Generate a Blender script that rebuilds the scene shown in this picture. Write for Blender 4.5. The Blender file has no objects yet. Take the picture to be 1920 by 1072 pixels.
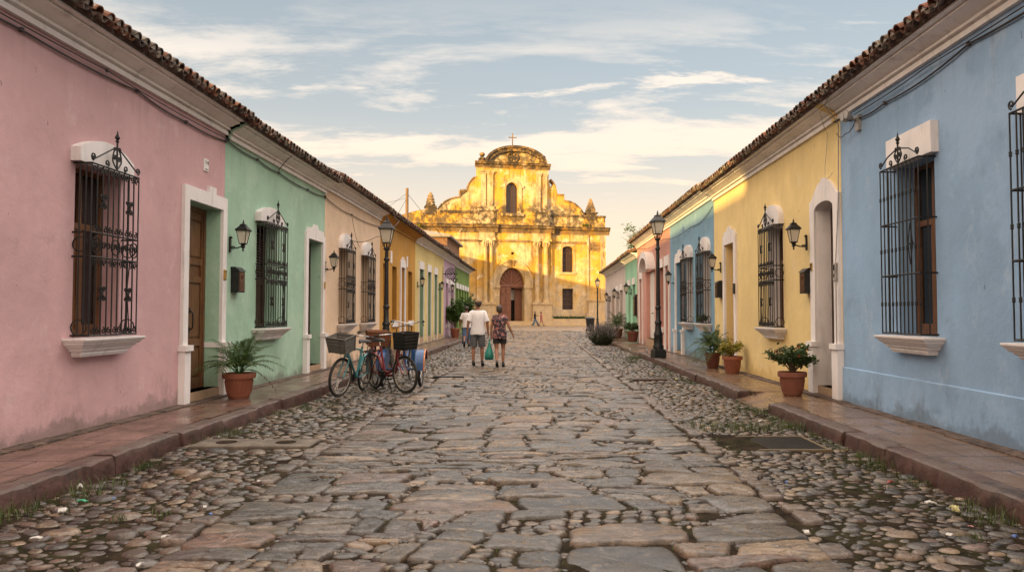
import bpy, bmesh, math, random
import numpy as np
from mathutils import Vector, Matrix
from mathutils.geometry import tessellate_polygon
random.seed(7); RNG = np.random.default_rng(7)
R = math.radians; PI = math.pi
sc = bpy.context.scene
COL = sc.collection

# ------------------------------------------------------------------ camera
F = 1400.0
CAM = Vector((0, 0, 1.45))
ROT = Matrix.Rotation(PI/2 + math.atan(52/F), 3, 'X')      # tilted up a little; the street's vanishing point is shifted right of centre
cd = bpy.data.cameras.new('camera'); cam = bpy.data.objects.new('camera', cd); COL.objects.link(cam)
cd.sensor_width = 36; cd.lens = F/1920*36; cd.shift_x = -53/1920; cd.clip_end = 3000; cd.clip_start = 0.05
cam.location = CAM; cam.rotation_euler = ROT.to_euler()
sc.camera = cam
def ray(px, py):
    return ROT @ Vector(((px-1013)/F, (536-py)/F, -1))
WL, WR = 5.1, 4.5           # distance of the house fronts left and right of the street axis
def wy(s, px, o=0.0):
    """distance along the street of the point of a house front seen at column px (eye level)"""
    W = WL if s < 0 else WR
    r = ray(px, 588); return s*(W-o)/r.x*r.y

# ------------------------------------------------------------------ things and parts
def tag(o, label=None, cat=None, group=None, kind=None):
    if label: o['label'] = label
    if cat: o['category'] = cat
    if group: o['group'] = group
    if kind: o['kind'] = kind
    return o
def empty(name, label, cat, loc=(0, 0, 0), rz=0.0, group=None):
    o = bpy.data.objects.new(name, None); COL.objects.link(o)
    o.location = loc; o.rotation_euler = (0, 0, rz); o.empty_display_size = .2
    return tag(o, label, cat, group)
KIDS = {}
def children(o): return KIDS.get(o, [])
def adopt(c, p):
    c.parent = p; KIDS.setdefault(p, []).append(c)
def copy_tree(o, parent=None):
    c = o.copy(); COL.objects.link(c)
    if parent is not None: adopt(c, parent)
    for ch in list(children(o)): copy_tree(ch, c)
    return c

class MB:
    """collects shapes, then links them as one mesh object"""
    def __init__(s, f=None):
        s.v = []; s.f = []; s.m = []; s.t = []; s.fn = f; s.mi = 0; s.tint = None
    def add(s, vs, fs):
        b = len(s.v)
        for p in vs:
            s.v.append(s.fn(*p) if s.fn else tuple(p))
        if s.tint is not None or s.t:
            while len(s.t) < b: s.t.append((.5, .5, .5))
            s.t += [s.tint or (.5, .5, .5)]*len(vs)
        for f in fs:
            s.f.append([i+b for i in f]); s.m.append(s.mi)
        return s
    def box(s, x0, x1, y0, y1, z0, z1):
        return s.add([(x0,y0,z0),(x1,y0,z0),(x1,y1,z0),(x0,y1,z0),(x0,y0,z1),(x1,y0,z1),(x1,y1,z1),(x0,y1,z1)],
              [(0,3,2,1),(4,5,6,7),(0,1,5,4),(1,2,6,5),(2,3,7,6),(3,0,4,7)])
    def bar(s, a, b, w, h=None):
        """square bar from a to b"""
        return s.tube([a, b], w/1.414, 4)
    def tube(s, pts, r, n=6, cap=True, closed=False):
        P = [Vector(p) for p in pts]; m = len(P)
        rr = r if isinstance(r, (list, tuple)) else [r]*m
        vs = []; up = None
        for i in range(m):
            if closed: d = P[(i+1) % m]-P[i-1]
            else: d = P[min(i+1, m-1)]-P[max(i-1, 0)]
            if d.length < 1e-9: d = Vector((0, 0, 1))
            d.normalize()
            if up is None:
                up = Vector((0, 0, 1)) if abs(d.z) < .9 else Vector((1, 0, 0))
            a = d.cross(up)
            if a.length < 1e-4: a = d.cross(Vector((0.3, 1, .2)))
            a.normalize(); b = a.cross(d).normalized(); up = b
            for k in range(n):
                t = 2*PI*(k+.5)/n
                vs.append(P[i]+rr[i]*(a*math.cos(t)+b*math.sin(t)))
        fs = []
        for i in range(m if closed else m-1):
            j = (i+1) % m
            for k in range(n):
                l = (k+1) % n
                fs.append((i*n+k, i*n+l, j*n+l, j*n+k))
        if cap and not closed:
            fs.append(tuple(range(n-1, -1, -1))); fs.append(tuple((m-1)*n+k for k in range(n)))
        return s.add(vs, fs)
    def lathe(s, prof, n=16, c=(0, 0, 0), axis='z', a0=0, a1=2*PI):
        """prof: (radius, height) pairs"""
        full = abs(a1-a0-2*PI) < 1e-6; cols = n if full else n+1
        vs = []
        for r, h in prof:
            for k in range(cols):
                t = a0+(a1-a0)*k/n
                x, y = r*math.cos(t), r*math.sin(t)
                if axis == 'z': p = (c[0]+x, c[1]+y, c[2]+h)
                elif axis == 'y': p = (c[0]+x, c[1]+h, c[2]+y)
                else: p = (c[0]+h, c[1]+x, c[2]+y)
                vs.append(p)
        fs = []
        for i in range(len(prof)-1):
            for k in range(n):
                l = (k+1) % cols
                fs.append((i*cols+k, i*cols+l, (i+1)*cols+l, (i+1)*cols+k))
        if full:
            if prof[0][0] > 1e-4: fs.append(tuple(range(cols-1, -1, -1)))
            if prof[-1][0] > 1e-4: fs.append(tuple((len(prof)-1)*cols+k for k in range(cols)))
        return s.add(vs, fs)
    def rings(s, rs, cap=True):
        n = len(rs[0]); vs = [p for r in rs for p in r]; fs = []
        for i in range(len(rs)-1):
            for k in range(n):
                l = (k+1) % n
                fs.append((i*n+k, i*n+l, (i+1)*n+l, (i+1)*n+k))
        if cap:
            fs.append(tuple(range(n-1, -1, -1))); fs.append(tuple((len(rs)-1)*n+k for k in range(n)))
        return s.add(vs, fs)
    def prism(s, outline, place, d0, d1, holes=()):
        """outline (a,b) swept between depths d0 and d1; place(a,b,d) -> point; holes go right through"""
        loops = [list(outline)]+[list(h) for h in holes]
        tris = tessellate_polygon([[Vector((a, b, 0)) for a, b in L] for L in loops])
        flat = [p for L in loops for p in L]; N = len(flat)
        vs = [place(a, b, d0) for a, b in flat]+[place(a, b, d1) for a, b in flat]
        fs = [tuple(t) for t in tris]+[tuple(i+N for i in reversed(t)) for t in tris]
        b = 0
        for L in loops:
            m = len(L)
            for i in range(m):
                j = (i+1) % m
                fs.append((b+i, b+j, b+j+N, b+i+N))
            b += m
        return s.add(vs, fs)
    def sweep(s, prof, place, t0, t1):
        """closed profile (a,b) swept along t; place(a,b,t)"""
        n = len(prof)
        vs = [place(a, b, t0) for a, b in prof]+[place(a, b, t1) for a, b in prof]
        fs = [(i, (i+1) % n, (i+1) % n+n, i+n) for i in range(n)]
        tr = tessellate_polygon([[Vector((a, b, 0)) for a, b in prof]])
        fs += [tuple(t) for t in tr]+[tuple(i+n for i in reversed(t)) for t in tr]
        return s.add(vs, fs)
    def build(s, name, mats, parent=None, smooth=35, off=None, recalc=True, label=None):
        if off is None and parent is not None: off = parent.get('_o')
        me = bpy.data.meshes.new(name)
        vs = s.v
        if off is not None: vs = [(p[0]-off[0], p[1]-off[1], p[2]-off[2]) for p in vs]
        me.from_pydata([tuple(p) for p in vs], [], s.f)
        if not isinstance(mats, (list, tuple)): mats = [mats]
        for m in mats: me.materials.append(m)
        if len(mats) > 1: me.polygons.foreach_set('material_index', s.m)
        if recalc:
            bm = bmesh.new(); bm.from_mesh(me)
            bmesh.ops.recalc_face_normals(bm, faces=bm.faces); bm.to_mesh(me); bm.free()
        if smooth:
            me.polygons.foreach_set('use_smooth', [True]*len(me.polygons))
            me.set_sharp_from_angle(angle=R(smooth))
        if s.t:
            while len(s.t) < len(s.v): s.t.append((.5, .5, .5))
            at = me.color_attributes.new('tint', 'FLOAT_COLOR', 'POINT')
            at.data.foreach_set('color', [c for t in s.t for c in (*t, 1.0)])
        o = bpy.data.objects.new(name, me); COL.objects.link(o)
        if parent is not None:
            adopt(o, parent)
            if off is not None and '_o' in parent.keys(): o['_o'] = off
        if label: o['label'] = label
        return o
def struct(name, mb, mats, **k):
    return tag(mb.build(name, mats, **k), kind='structure')

def arc(cx, cz, rx, rz, a0, a1, n):
    return [(cx+rx*math.cos(a0+(a1-a0)*i/n), cz+rz*math.sin(a0+(a1-a0)*i/n)) for i in range(n+1)]
def lerp(a, b, t): return a+(b-a)*t
def smoothline(pts, sub=4):
    """Catmull-Rom through the points"""
    P = [Vector(p) for p in pts]; out = []
    for i in range(len(P)-1):
        a, b, c, d = P[max(i-1, 0)], P[i], P[i+1], P[min(i+2, len(P)-1)]
        for k in range(sub):
            t = k/sub
            out.append(.5*((2*b)+(c-a)*t+(2*a-5*b+4*c-d)*t*t+(3*b-a-3*c+d)*t**3))
    out.append(P[-1]); return out

# ------------------------------------------------------------------ materials
def srgb(r, g, b):
    return tuple(((c/255)/12.92 if c/255 < .04045 else ((c/255+.055)/1.055)**2.4) for c in (r, g, b))
class NT:
    def __init__(s, name):
        s.mat = bpy.data.materials.new(name); s.mat.use_nodes = True
        s.n = s.mat.node_tree.nodes; s.l = s.mat.node_tree.links
        s.b = s.n['Principled BSDF']
    def node(s, t, **k):
        n = s.n.new(t)
        for a, v in k.items(): setattr(n, a, v)
        return n
    def link(s, a, b): s.l.new(a, b)
    def pos(s): return s.node('ShaderNodeNewGeometry').outputs['Position']
    def obj(s): return s.node('ShaderNodeTexCoord').outputs['Object']
    def scale(s, v, sx, sy, sz, loc=(0, 0, 0)):
        m = s.node('ShaderNodeMapping'); m.inputs['Scale'].default_value = (sx, sy, sz); m.inputs['Location'].default_value = loc
        s.link(v, m.inputs['Vector']); return m.outputs[0]
    def noise(s, v, sc, det=4, ro=.55, dist=0):
        n = s.node('ShaderNodeTexNoise'); n.inputs['Scale'].default_value = sc; n.inputs['Detail'].default_value = det
        n.inputs['Roughness'].default_value = ro; n.inputs['Distortion'].default_value = dist
        if v is not None: s.link(v, n.inputs['Vector'])
        return n.outputs[0]
    def ramp(s, f, a, b, lo=0.0, hi=1.0):
        m = s.node('ShaderNodeMapRange'); m.interpolation_type = 'SMOOTHSTEP'
        for i, x in zip(('From Min', 'From Max', 'To Min', 'To Max'), (a, b, lo, hi)): m.inputs[i].default_value = x
        s.link(f, m.inputs['Value']); return m.outputs[0]
    def math(s, op, a, b=None):
        m = s.node('ShaderNodeMath', operation=op)
        for i, x in enumerate((a, b)):
            if x is None: continue
            if isinstance(x, (int, float)): m.inputs[i].default_value = x
            else: s.link(x, m.inputs[i])
        return m.outputs[0]
    def mix(s, f, a, b, mode='MIX'):
        m = s.node('ShaderNodeMix', data_type='RGBA', blend_type=mode)
        for i, x in ((0, f), (6, a), (7, b)):
            if isinstance(x, (int, float)): m.inputs[i].default_value = x
            elif isinstance(x, tuple): m.inputs[i].default_value = (*x[:3], 1)
            else: s.link(x, m.inputs[i])
        return m.outputs[2]
    def bump(s, h, st=.3, d=.01, prev=None):
        b = s.node('ShaderNodeBump'); b.inputs['Strength'].default_value = st; b.inputs['Distance'].default_value = d
        s.link(h, b.inputs['Height'])
        if prev is not None: s.link(prev, b.inputs['Normal'])
        return b.outputs[0]
    def sepz(s, v, i=2):
        n = s.node('ShaderNodeSeparateXYZ'); s.link(v, n.inputs[0]); return n.outputs[i]
    def attr(s, nm='tint'):
        a = s.node('ShaderNodeAttribute', attribute_name=nm); return a.outputs['Color']
    def out(s, col=None, rough=None, nor=None, **k):
        for key, x in (('Base Color', col), ('Roughness', rough), ('Normal', nor)):
            if x is None: continue
            if isinstance(x, tuple): s.b.inputs[key].default_value = (*x[:3], 1)
            elif isinstance(x, (int, float)): s.b.inputs[key].default_value = x
            else: s.link(x, s.b.inputs[key])
        for key, x in k.items(): s.b.inputs[key.replace('_', ' ')].default_value = x
        return s.mat
def mul(c, k): return tuple(x*k for x in c)

def stucco(name, c, dirt=.6, stain=(.10, .085, .07), zfoot=1.0, patch=None):
    t = NT(name); p = t.pos()
    a = t.noise(p, .55, 6, .6); b = t.noise(t.scale(p, 1, 1, .3), 3.2, 5, .6); f = t.noise(p, 45, 4, .6)
    col = t.mix(t.ramp(a, .3, .72), mul(c, .84), mul(c, 1.07))
    col = t.mix(t.ramp(b, .42, .75, 0, .3), col, mul(c, .72))
    if patch:   # faded second coat of paint
        col = t.mix(t.ramp(t.noise(p, .8, 5, .65), .5, .62, 0, .8), col, patch)
    # splash dirt at the foot of the wall, drips below the cornice, chips in the paint
    z = t.sepz(p)
    st = t.noise(t.scale(p, 2.2, 2.2, 1.3), 1.0, 8, .72)
    foot = t.math('MULTIPLY', t.ramp(z, .15, .15+zfoot, 1, 0), t.ramp(st, .44, .70))
    col = t.mix(t.math('MULTIPLY', foot, dirt*.8), col, stain)
    drip = t.math('MULTIPLY', t.ramp(z, 3.3, 4.3, 0, 1), t.ramp(t.noise(t.scale(p, 8, 8, .35), 1, 5, .6), .5, .75))
    col = t.mix(t.math('MULTIPLY', drip, .35*dirt), col, stain)
    blot = t.ramp(t.noise(p, 1.7, 9, .75), .57, .72)
    col = t.mix(t.math('MULTIPLY', blot, .42*dirt), col, mul(stain, 1.6))
    pale = t.ramp(t.noise(t.scale(p, 1, 1, .7), 2.3, 8, .72), .56, .68)
    col = t.mix(t.math('MULTIPLY', pale, .28), col, tuple(lerp(x, .72, .45) for x in c))
    chip = t.ramp(t.noise(t.scale(p, 1.3, 1.3, .6), 8, 3, .6), .72, .74)
    col = t.mix(t.math('MULTIPLY', chip, .7), col, mul(c, .35))
    scuff = t.math('MULTIPLY', t.ramp(t.noise(t.scale(p, 7, 7, 1.6), 1, 6, .7), .62, .70), t.math('MULTIPLY', t.ramp(z, .2, 1.9, 1, 0), t.ramp(t.noise(p, .7, 3, .5), .40, .58)))
    col = t.mix(t.math('MULTIPLY', scuff, .55*dirt+.1), col, mul(stain, 1.3))
    damp = t.ramp(t.math('ADD', z, t.math('MULTIPLY', t.noise(p, 2.4, 7, .7), -.75)), -.02, -.16)
    col = t.mix(t.math('MULTIPLY', damp, .55), col, mul(stain, 1.2))
    n = t.bump(f, .3, .006); n = t.bump(t.noise(p, 4, 4, .6), .45, .03, n)
    return t.out(col, .88, n)
def painted(name, c, rough=.6, wear=.25, dirtc=(.16, .13, .10), sc_=1.0, bump=.15):
    t = NT(name); p = t.pos()
    a = t.noise(p, 1.2*sc_, 6, .65); b = t.noise(t.scale(p, 6, 6, 1.2), 1*sc_, 6, .65)
    col = t.mix(t.ramp(a, .3, .7), mul(c, .88), mul(c, 1.03))
    col = t.mix(t.ramp(b, .5, .78, 0, wear), col, dirtc)
    n = t.bump(t.noise(p, 38, 4, .6), bump, .006)
    return t.out(col, rough, n)
def plain(name, c, rough=.5, metal=0, var=.2, sc_=8, spec=.5):
    t = NT(name); o = t.obj()
    col = t.mix(t.ramp(t.noise(o, sc_, 4, .6), .3, .7), mul(c, 1-var), mul(c, 1+var))
    return t.out(col, rough, None, Metallic=metal, Specular_IOR_Level=spec)
def wood(name, c, rough=.5):
    t = NT(name); p = t.pos()
    g = t.noise(t.scale(p, 22, 22, 1.6), 1.5, 5, .6, .6)
    col = t.mix(t.ramp(g, .3, .7), mul(c, .55), mul(c, 1.2))
    col = t.mix(t.ramp(t.noise(p, 2.2, 5, .6), .45, .75, 0, .5), col, mul(c, .45))
    return t.out(col, rough, t.bump(g, .3, .004))
def glassy(name, c, rough=.06, spec=.7):
    t = NT(name); p = t.pos()
    col = t.mix(t.ramp(t.noise(p, 3, 3, .5), .35, .7), mul(c, .5), mul(c, 1.3))
    return t.out(col, rough, t.bump(t.noise(p, 2.2, 2, .5), .08, .02), Specular_IOR_Level=spec)
def tinted(name, rough=.8, var=.3, sc_=12, bump=.3, dark=(.02, .018, .015), lich=0.0, lcol=(.33, .31, .27)):
    t = NT(name); p = t.pos(); c = t.attr()
    n1 = t.noise(p, sc_, 6, .65)
    col = t.mix(t.ramp(n1, .32, .68, 0, var), c, t.mix(1.0, c, (.35, .33, .32), 'MULTIPLY'))
    if lich: col = t.mix(t.ramp(t.noise(p, 7, 6, .7), .5, .66, 0, lich), col, lcol)
    col = t.mix(t.ramp(t.noise(p, 3.1, 6, .7), .56, .74, 0, .75), col, dark)
    return t.out(col, rough, t.bump(n1, bump, .01))
def leafmat(name, c, c2, rough=.5):
    t = NT(name); o = t.obj(); 
    col = t.mix(t.ramp(t.noise(o, 9, 3, .6), .35, .68), c, c2)
    t.out(col, rough)
    t.b.inputs['Subsurface Weight'].default_value = 0
    # thin leaves let some light through
    tr = t.node('ShaderNodeBsdfTranslucent'); t.link(col, tr.inputs['Color'])
    mx = t.node('ShaderNodeMixShader'); mx.inputs[0].default_value = .3
    om = t.n['Material Output']; t.link(t.b.outputs[0], mx.inputs[1]); t.link(tr.outputs[0], mx.inputs[2]); t.link(mx.outputs[0], om.inputs['Surface'])
    return t.mat
M = {}
M['pink'] = stucco('pink_stucco', (.56, .345, .36))
M['green'] = stucco('mint_green_stucco', (.33, .51, .385), patch=(.38, .54, .42))
M['peach'] = stucco('peach_stucco', (.74, .545, .385))
M['ochre'] = stucco('ochre_stucco', (.50, .25, .035), .4)
M['cream'] = stucco('pale_yellow_stucco', (.66, .52, .21), .4)
M['lilac'] = stucco('lilac_stucco', (.48, .32, .42), .4)
M['olive'] = stucco('olive_green_stucco', (.14, .23, .045), .4)
M['blue'] = stucco('blue_stucco', (.25, .39, .58), .75, stain=(.075, .10, .125), zfoot=.8, patch=(.28, .41, .60))
M['yellow'] = stucco('yellow_stucco', (.76, .58, .27), .4, stain=(.42, .27, .08))
M['lightblue'] = stucco('sky_blue_stucco', (.19, .345, .48), .4)
M['coral'] = stucco('coral_stucco', (.53, .27, .225), .4)
M['mint'] = stucco('pale_mint_stucco', (.32, .60, .42), .4)
M['grey'] = stucco('pale_grey_stucco', (.56, .48, .45), .4)
M['brown'] = stucco('brown_stucco', (.20, .10, .055), .5)
M['white'] = painted('white_plaster', (.74, .70, .70), .75, .35)
M['whitewood'] = painted('white_painted_wood', (.72, .68, .66), .5, .3)
M['cornice'] = painted('cornice_plaster', (.84, .80, .78), .8, .4, (.17, .13, .11))
M['wood'] = wood('varnished_brown_wood', (.155, .066, .027), .42)
M['darkwood'] = wood('dark_brown_wood', (.055, .024, .014), .5)
M['greenwood'] = painted('sage_green_wood', (.19, .29, .175), .55, .3)
M['ochrewood'] = painted('ochre_wood', (.36, .165, .018), .55, .3)
M['lilacwood'] = painted('lilac_grey_wood', (.42, .39, .47), .55, .25)
M['bluewood'] = painted('blue_wood', (.11, .27, .44), .55, .25)
M['greendark'] = painted('dark_green_wood', (.035, .075, .035), .5, .2)
M['glass'] = glassy('window_glass', (.014, .015, .017))
M['iron'] = plain('black_iron', (.012, .012, .013), .5, .35, .3)
M['cast'] = plain('black_cast_iron', (.014, .014, .015), .45, .3, .3)
M['lampglass'] = NT('frosted_lamp_glass').out((.80, .72, .60), .3, None, Transmission_Weight=.45, Alpha=.82)
M['bulb'] = plain('white_bulb', (.75, .72, .65), .3)
M['terracotta'] = painted('terracotta_pot', (.24, .078, .043), .75, .35, (.12, .06, .045), 4)
M['soil'] = plain('dark_soil', (.03, .02, .013), .95)
M['stoop'] = painted('tan_stone_step', (.40, .27, .17), .55, .4, (.14, .09, .06), 2)
M['brass'] = plain('worn_brass', (.5, .33, .10), .35, .9)
M['rubber'] = plain('black_rubber', (.014, .013, .012), .75)
M['chrome'] = plain('dull_chrome', (.42, .41, .40), .28, .95)
M['blackplastic'] = plain('black_plastic', (.016, .016, .017), .5)
M['tile'] = tinted('clay_roof_tiles', .85, .5, 11, .4, (.02, .016, .013), .75, (.36, .32, .27))
M['mortar'] = painted('lime_mortar', (.66, .61, .54), .9, .4, (.10, .08, .065), 5)
M['cable'] = plain('grey_cable', (.035, .03, .028), .6)
# ------------------------------------------------------------------ sky and sun
SUN_AZ, SUN_EL = R(215.0), R(7.2)
w = bpy.data.worlds.new("World"); sc.world = w; w.use_nodes = True
def build_world():
    nt = w.node_tree; N = nt.nodes; L = nt.links
    bg = N['Background']
    sky = N.new('ShaderNodeTexSky'); sky.sky_type = 'NISHITA'; sky.sun_disc = False
    sky.sun_elevation = SUN_EL; sky.sun_rotation = SUN_AZ; sky.dust_density = 1.6; sky.ozone_density = 1.2
    tc = N.new('ShaderNodeTexCoord'); sp = N.new('ShaderNodeSeparateXYZ'); L.new(tc.outputs['Generated'], sp.inputs[0])
    def mth(op, a, b=None):
        m = N.new('ShaderNodeMath'); m.operation = op
        for i, x in enumerate((a, b)):
            if x is None: continue
            if isinstance(x, (int, float)): m.inputs[i].default_value = x
            else: L.new(x, m.inputs[i])
        return m.outputs[0]
    def rmp(f, a, b, lo=0., hi=1.):
        m = N.new('ShaderNodeMapRange'); m.interpolation_type = 'SMOOTHSTEP'
        for k, x in zip(('From Min', 'From Max', 'To Min', 'To Max'), (a, b, lo, hi)): m.inputs[k].default_value = x
        L.new(f, m.inputs['Value']); return m.outputs[0]
    def mx(f, a, b):
        m = N.new('ShaderNodeMix'); m.data_type = 'RGBA'
        for i, x in ((0, f), (6, a), (7, b)):
            if isinstance(x, (int, float)): m.inputs[i].default_value = x
            elif isinstance(x, tuple): m.inputs[i].default_value = (*x, 1)
            else: L.new(x, m.inputs[i])
        return m.outputs[2]
    z = mth('MAXIMUM', sp.outputs[2], 0.0); zz = mth('ADD', z, .16)
    cb = N.new('ShaderNodeCombineXYZ')
    L.new(mth('DIVIDE', sp.outputs[0], zz), cb.inputs[0]); L.new(mth('DIVIDE', sp.outputs[1], zz), cb.inputs[1])
    def noi(sx, sy, s_, d, ro, off):
        m = N.new('ShaderNodeMapping'); m.inputs['Scale'].default_value = (sx, sy, 1); m.inputs['Location'].default_value = off
        L.new(cb.outputs[0], m.inputs[0])
        n = N.new('ShaderNodeTexNoise'); n.inputs['Scale'].default_value = s_; n.inputs['Detail'].default_value = d
        n.inputs['Roughness'].default_value = ro; n.inputs['Distortion'].default_value = .25
        L.new(m.outputs[0], n.inputs['Vector']); return n.outputs[0]
    # low bank of thin cloud, streaks above it, a few small puffs
    veil = rmp(noi(.55, 1.3, 1.5, 9, .64, (3.1, 0.4, 0)), .43, .585)
    bank = mth('MULTIPLY', rmp(z, .27, .42, 1, 0), mth('MAXIMUM', mth('MULTIPLY', veil, .95), rmp(z, .05, .30, .92, .12)))
    streak = mth('MULTIPLY', rmp(noi(.35, 1.6, 1.3, 9, .66, (1.3, 5.2, 0)), .54, .74, 0, .60), rmp(z, .2, .33))
    puff = mth('MULTIPLY', rmp(noi(.8, 2.2, 2.2, 9, .64, (6.7, 2.4, 0)), .53, .66, 0, .9), mth('MULTIPLY', rmp(z, .24, .29), rmp(z, .37, .31)))
    cl = mth('MAXIMUM', mth('MAXIMUM', bank, streak), puff)
    warm = mx(rmp(z, .02, .34), (5.3, 4.05, 2.75), (4.8, 4.25, 3.7))
    base = mx(rmp(z, .05, .45, .75, .70), sky.outputs[0], (2.1, 2.35, 2.5))
    col = mx(cl, base, warm)
    # brightness added to the sky overhead and sunward, out of view, lifts shaded walls
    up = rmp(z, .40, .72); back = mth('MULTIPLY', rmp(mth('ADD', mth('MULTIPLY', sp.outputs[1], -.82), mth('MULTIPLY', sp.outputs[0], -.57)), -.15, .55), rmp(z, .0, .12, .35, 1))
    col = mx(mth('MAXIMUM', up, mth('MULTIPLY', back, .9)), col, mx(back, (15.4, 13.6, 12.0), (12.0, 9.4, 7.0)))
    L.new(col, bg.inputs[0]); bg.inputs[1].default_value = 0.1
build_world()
ld = bpy.data.lights.new('sun', 'SUN'); ld.energy = 4.3; ld.angle = R(.6); ld.color = (1.0, .66, .215)
lo = bpy.data.objects.new('sun', ld); COL.objects.link(lo)
sd = Vector((math.sin(SUN_AZ)*math.cos(SUN_EL), math.cos(SUN_AZ)*math.cos(SUN_EL), math.sin(SUN_EL)))
lo.rotation_euler = sd.to_track_quat('Z', 'Y').to_euler(); lo.location = sd*60
vs = sc.view_settings; vs.view_transform = 'Standard'; vs.look = 'None'; vs.exposure = 1.22; vs.gamma = 1; vs.use_curve_mapping = False

# ------------------------------------------------------------------ ground
def ground_mats():
    t = NT('packed_earth'); p = t.pos()
    n = t.noise(p, 7, 7, .7); m = t.noise(p, 1.1, 6, .7)
    col = t.mix(t.ramp(n, .3, .7), (.010, .007, .005), (.045, .031, .021))
    gx = t.sepz(p, 0)
    edge = t.math('MAXIMUM', t.ramp(gx, -2.2, -3.6), t.ramp(gx, 1.7, 3.0))
    g = t.math('MULTIPLY', t.ramp(m, .42, .62), t.math('ADD', .35, t.math('MULTIPLY', edge, .35)))
    col = t.mix(g, col, t.mix(t.ramp(n, .35, .7), (.012, .016, .005), (.038, .046, .013)))
    M['earth'] = t.out(col, .95, t.bump(t.noise(p, 40, 5, .7), .8, .03), Specular_IOR_Level=.08)
    t = NT('worn_stone'); p = t.pos(); c = t.attr()
    a = t.noise(p, 14, 6, .68); b = t.noise(t.scale(p, 1, 2.6, 1), 5, 7, .7); d = t.noise(p, 70, 4, .6)
    col = t.mix(t.ramp(a, .3, .7, 0, .75), c, t.mix(1., c, (.42, .40, .39), 'MULTIPLY'))
    col = t.mix(t.ramp(b, .50, .58, 0, .85), col, t.mix(1., c, (.20, .17, .15), 'MULTIPLY'))
    col = t.mix(t.ramp(t.noise(p, 9, 5, .6), .58, .72, 0, .6), col, (.20, .15, .11))
    # worn crowns are polished, flanks are not
    ro = t.ramp(t.math('ADD', t.math('MULTIPLY', a, .6), t.math('MULTIPLY', b, .4)), .34, .62, .16, .46)
    n1 = t.bump(b, .7, .035); n1 = t.bump(a, .7, .016, n1); n1 = t.bump(d, .35, .005, n1)
    M['stone'] = t.out(col, ro, n1, Specular_IOR_Level=.6, Coat_Weight=.38, Coat_Roughness=.22)
    t = NT('plaza_paving'); p = t.pos()
    v = t.node('ShaderNodeTexVoronoi', feature='DISTANCE_TO_EDGE'); v.inputs['Scale'].default_value = 1.6
    t.link(t.scale(p, 1, 1.8, 1), v.inputs['Vector'])
    n = t.noise(p, 2.1, 6, .65)
    col = t.mix(t.ramp(n, .3, .7), (.15, .11, .085), (.30, .225, .165))
    col = t.mix(t.ramp(v.outputs[0], .02, .09, 1, 0), col, (.05, .042, .03))
    M['plaza'] = t.out(col, .55, t.bump(v.outputs[0], .5, .05))
    def pave(name, c1, c2, mort, sx, sy, rough):
        t = NT(name); p = t.pos()
        br = t.node('ShaderNodeTexBrick'); br.offset = .5; br.inputs['Scale'].default_value = 1
        br.inputs['Brick Width'].default_value = sx; br.inputs['Row Height'].default_value = sy
        br.inputs['Mortar Size'].default_value = .014; br.inputs['Mortar Smooth'].default_value = .2
        br.inputs['Color1'].default_value = (*c1, 1); br.inputs['Color2'].default_value = (*c2, 1); br.inputs['Mortar'].default_value = (*mort, 1)
        t.link(p, br.inputs['Vector'])
        n = t.noise(p, 1.7, 7, .68); f = t.noise(p, 30, 5, .65)
        col = t.mix(t.ramp(n, .36, .68, 0, .65), br.outputs['Color'], mul(c1, .42))
        col = t.mix(t.ramp(f, .55, .75, 0, .4), col, (.05, .04, .033))
        ro = t.ramp(n, .35, .7, rough, rough+.3)
        b = t.bump(br.outputs['Fac'], -.5, .008); b = t.bump(f, .22, .006, b)
        return t.out(col, ro, b)
    M['tile_left'] = pave('reddish_sidewalk_tiles', (.135, .078, .062), (.175, .108, .082), (.012, .009, .008), .55, .55, .2)
    M['tile_right'] = pave('tan_sidewalk_tiles', (.21, .128, .080), (.155, .100, .070), (.014, .010, .008), .55, .62, .18)
    t = NT('painted_kerb'); p = t.pos()
    n = t.noise(p, 6, 7, .7)
    col = t.mix(t.ramp(n, .34, .66), (.045, .020, .016), (.090, .042, .034))
    z = t.sepz(p)
    col = t.mix(t.math('MULTIPLY', t.ramp(z, .10, .165), t.ramp(t.noise(p, 4, 5, .65), .38, .6, .2, .9)), col, (.10, .075, .064))
    col = t.mix(t.ramp(t.noise(p, 2.3, 7, .72), .52, .68, 0, .85), col, (.022, .017, .014))
    M['kerb'] = t.out(col, t.ramp(n, .3, .7, .42, .7), t.bump(n, .7, .03))
    t = NT('rough_edging'); p = t.pos()
    n = t.noise(p, 9, 7, .7)
    M['edging'] = t.out(t.mix(t.ramp(n, .35, .68), (.03, .022, .018), (.16, .105, .08)), .85, t.bump(n, .9, .03))
    t = NT('worn_concrete'); p = t.pos(); n = t.noise(p, 5, 7, .7)
    M['concrete'] = t.out(t.mix(t.ramp(n, .35, .7), (.06, .048, .037), (.16, .13, .10)), .7, t.bump(t.noise(p, 25, 5, .6), .4, .01))
ground_mats()
m = MB(); m.add([(-900, -300, -.06), (900, -300, -.06), (900, 1600, -.06), (-900, 1600, -.06)], [(0, 1, 2, 3)])
struct('ground', m, M['earth'], smooth=0)
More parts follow.
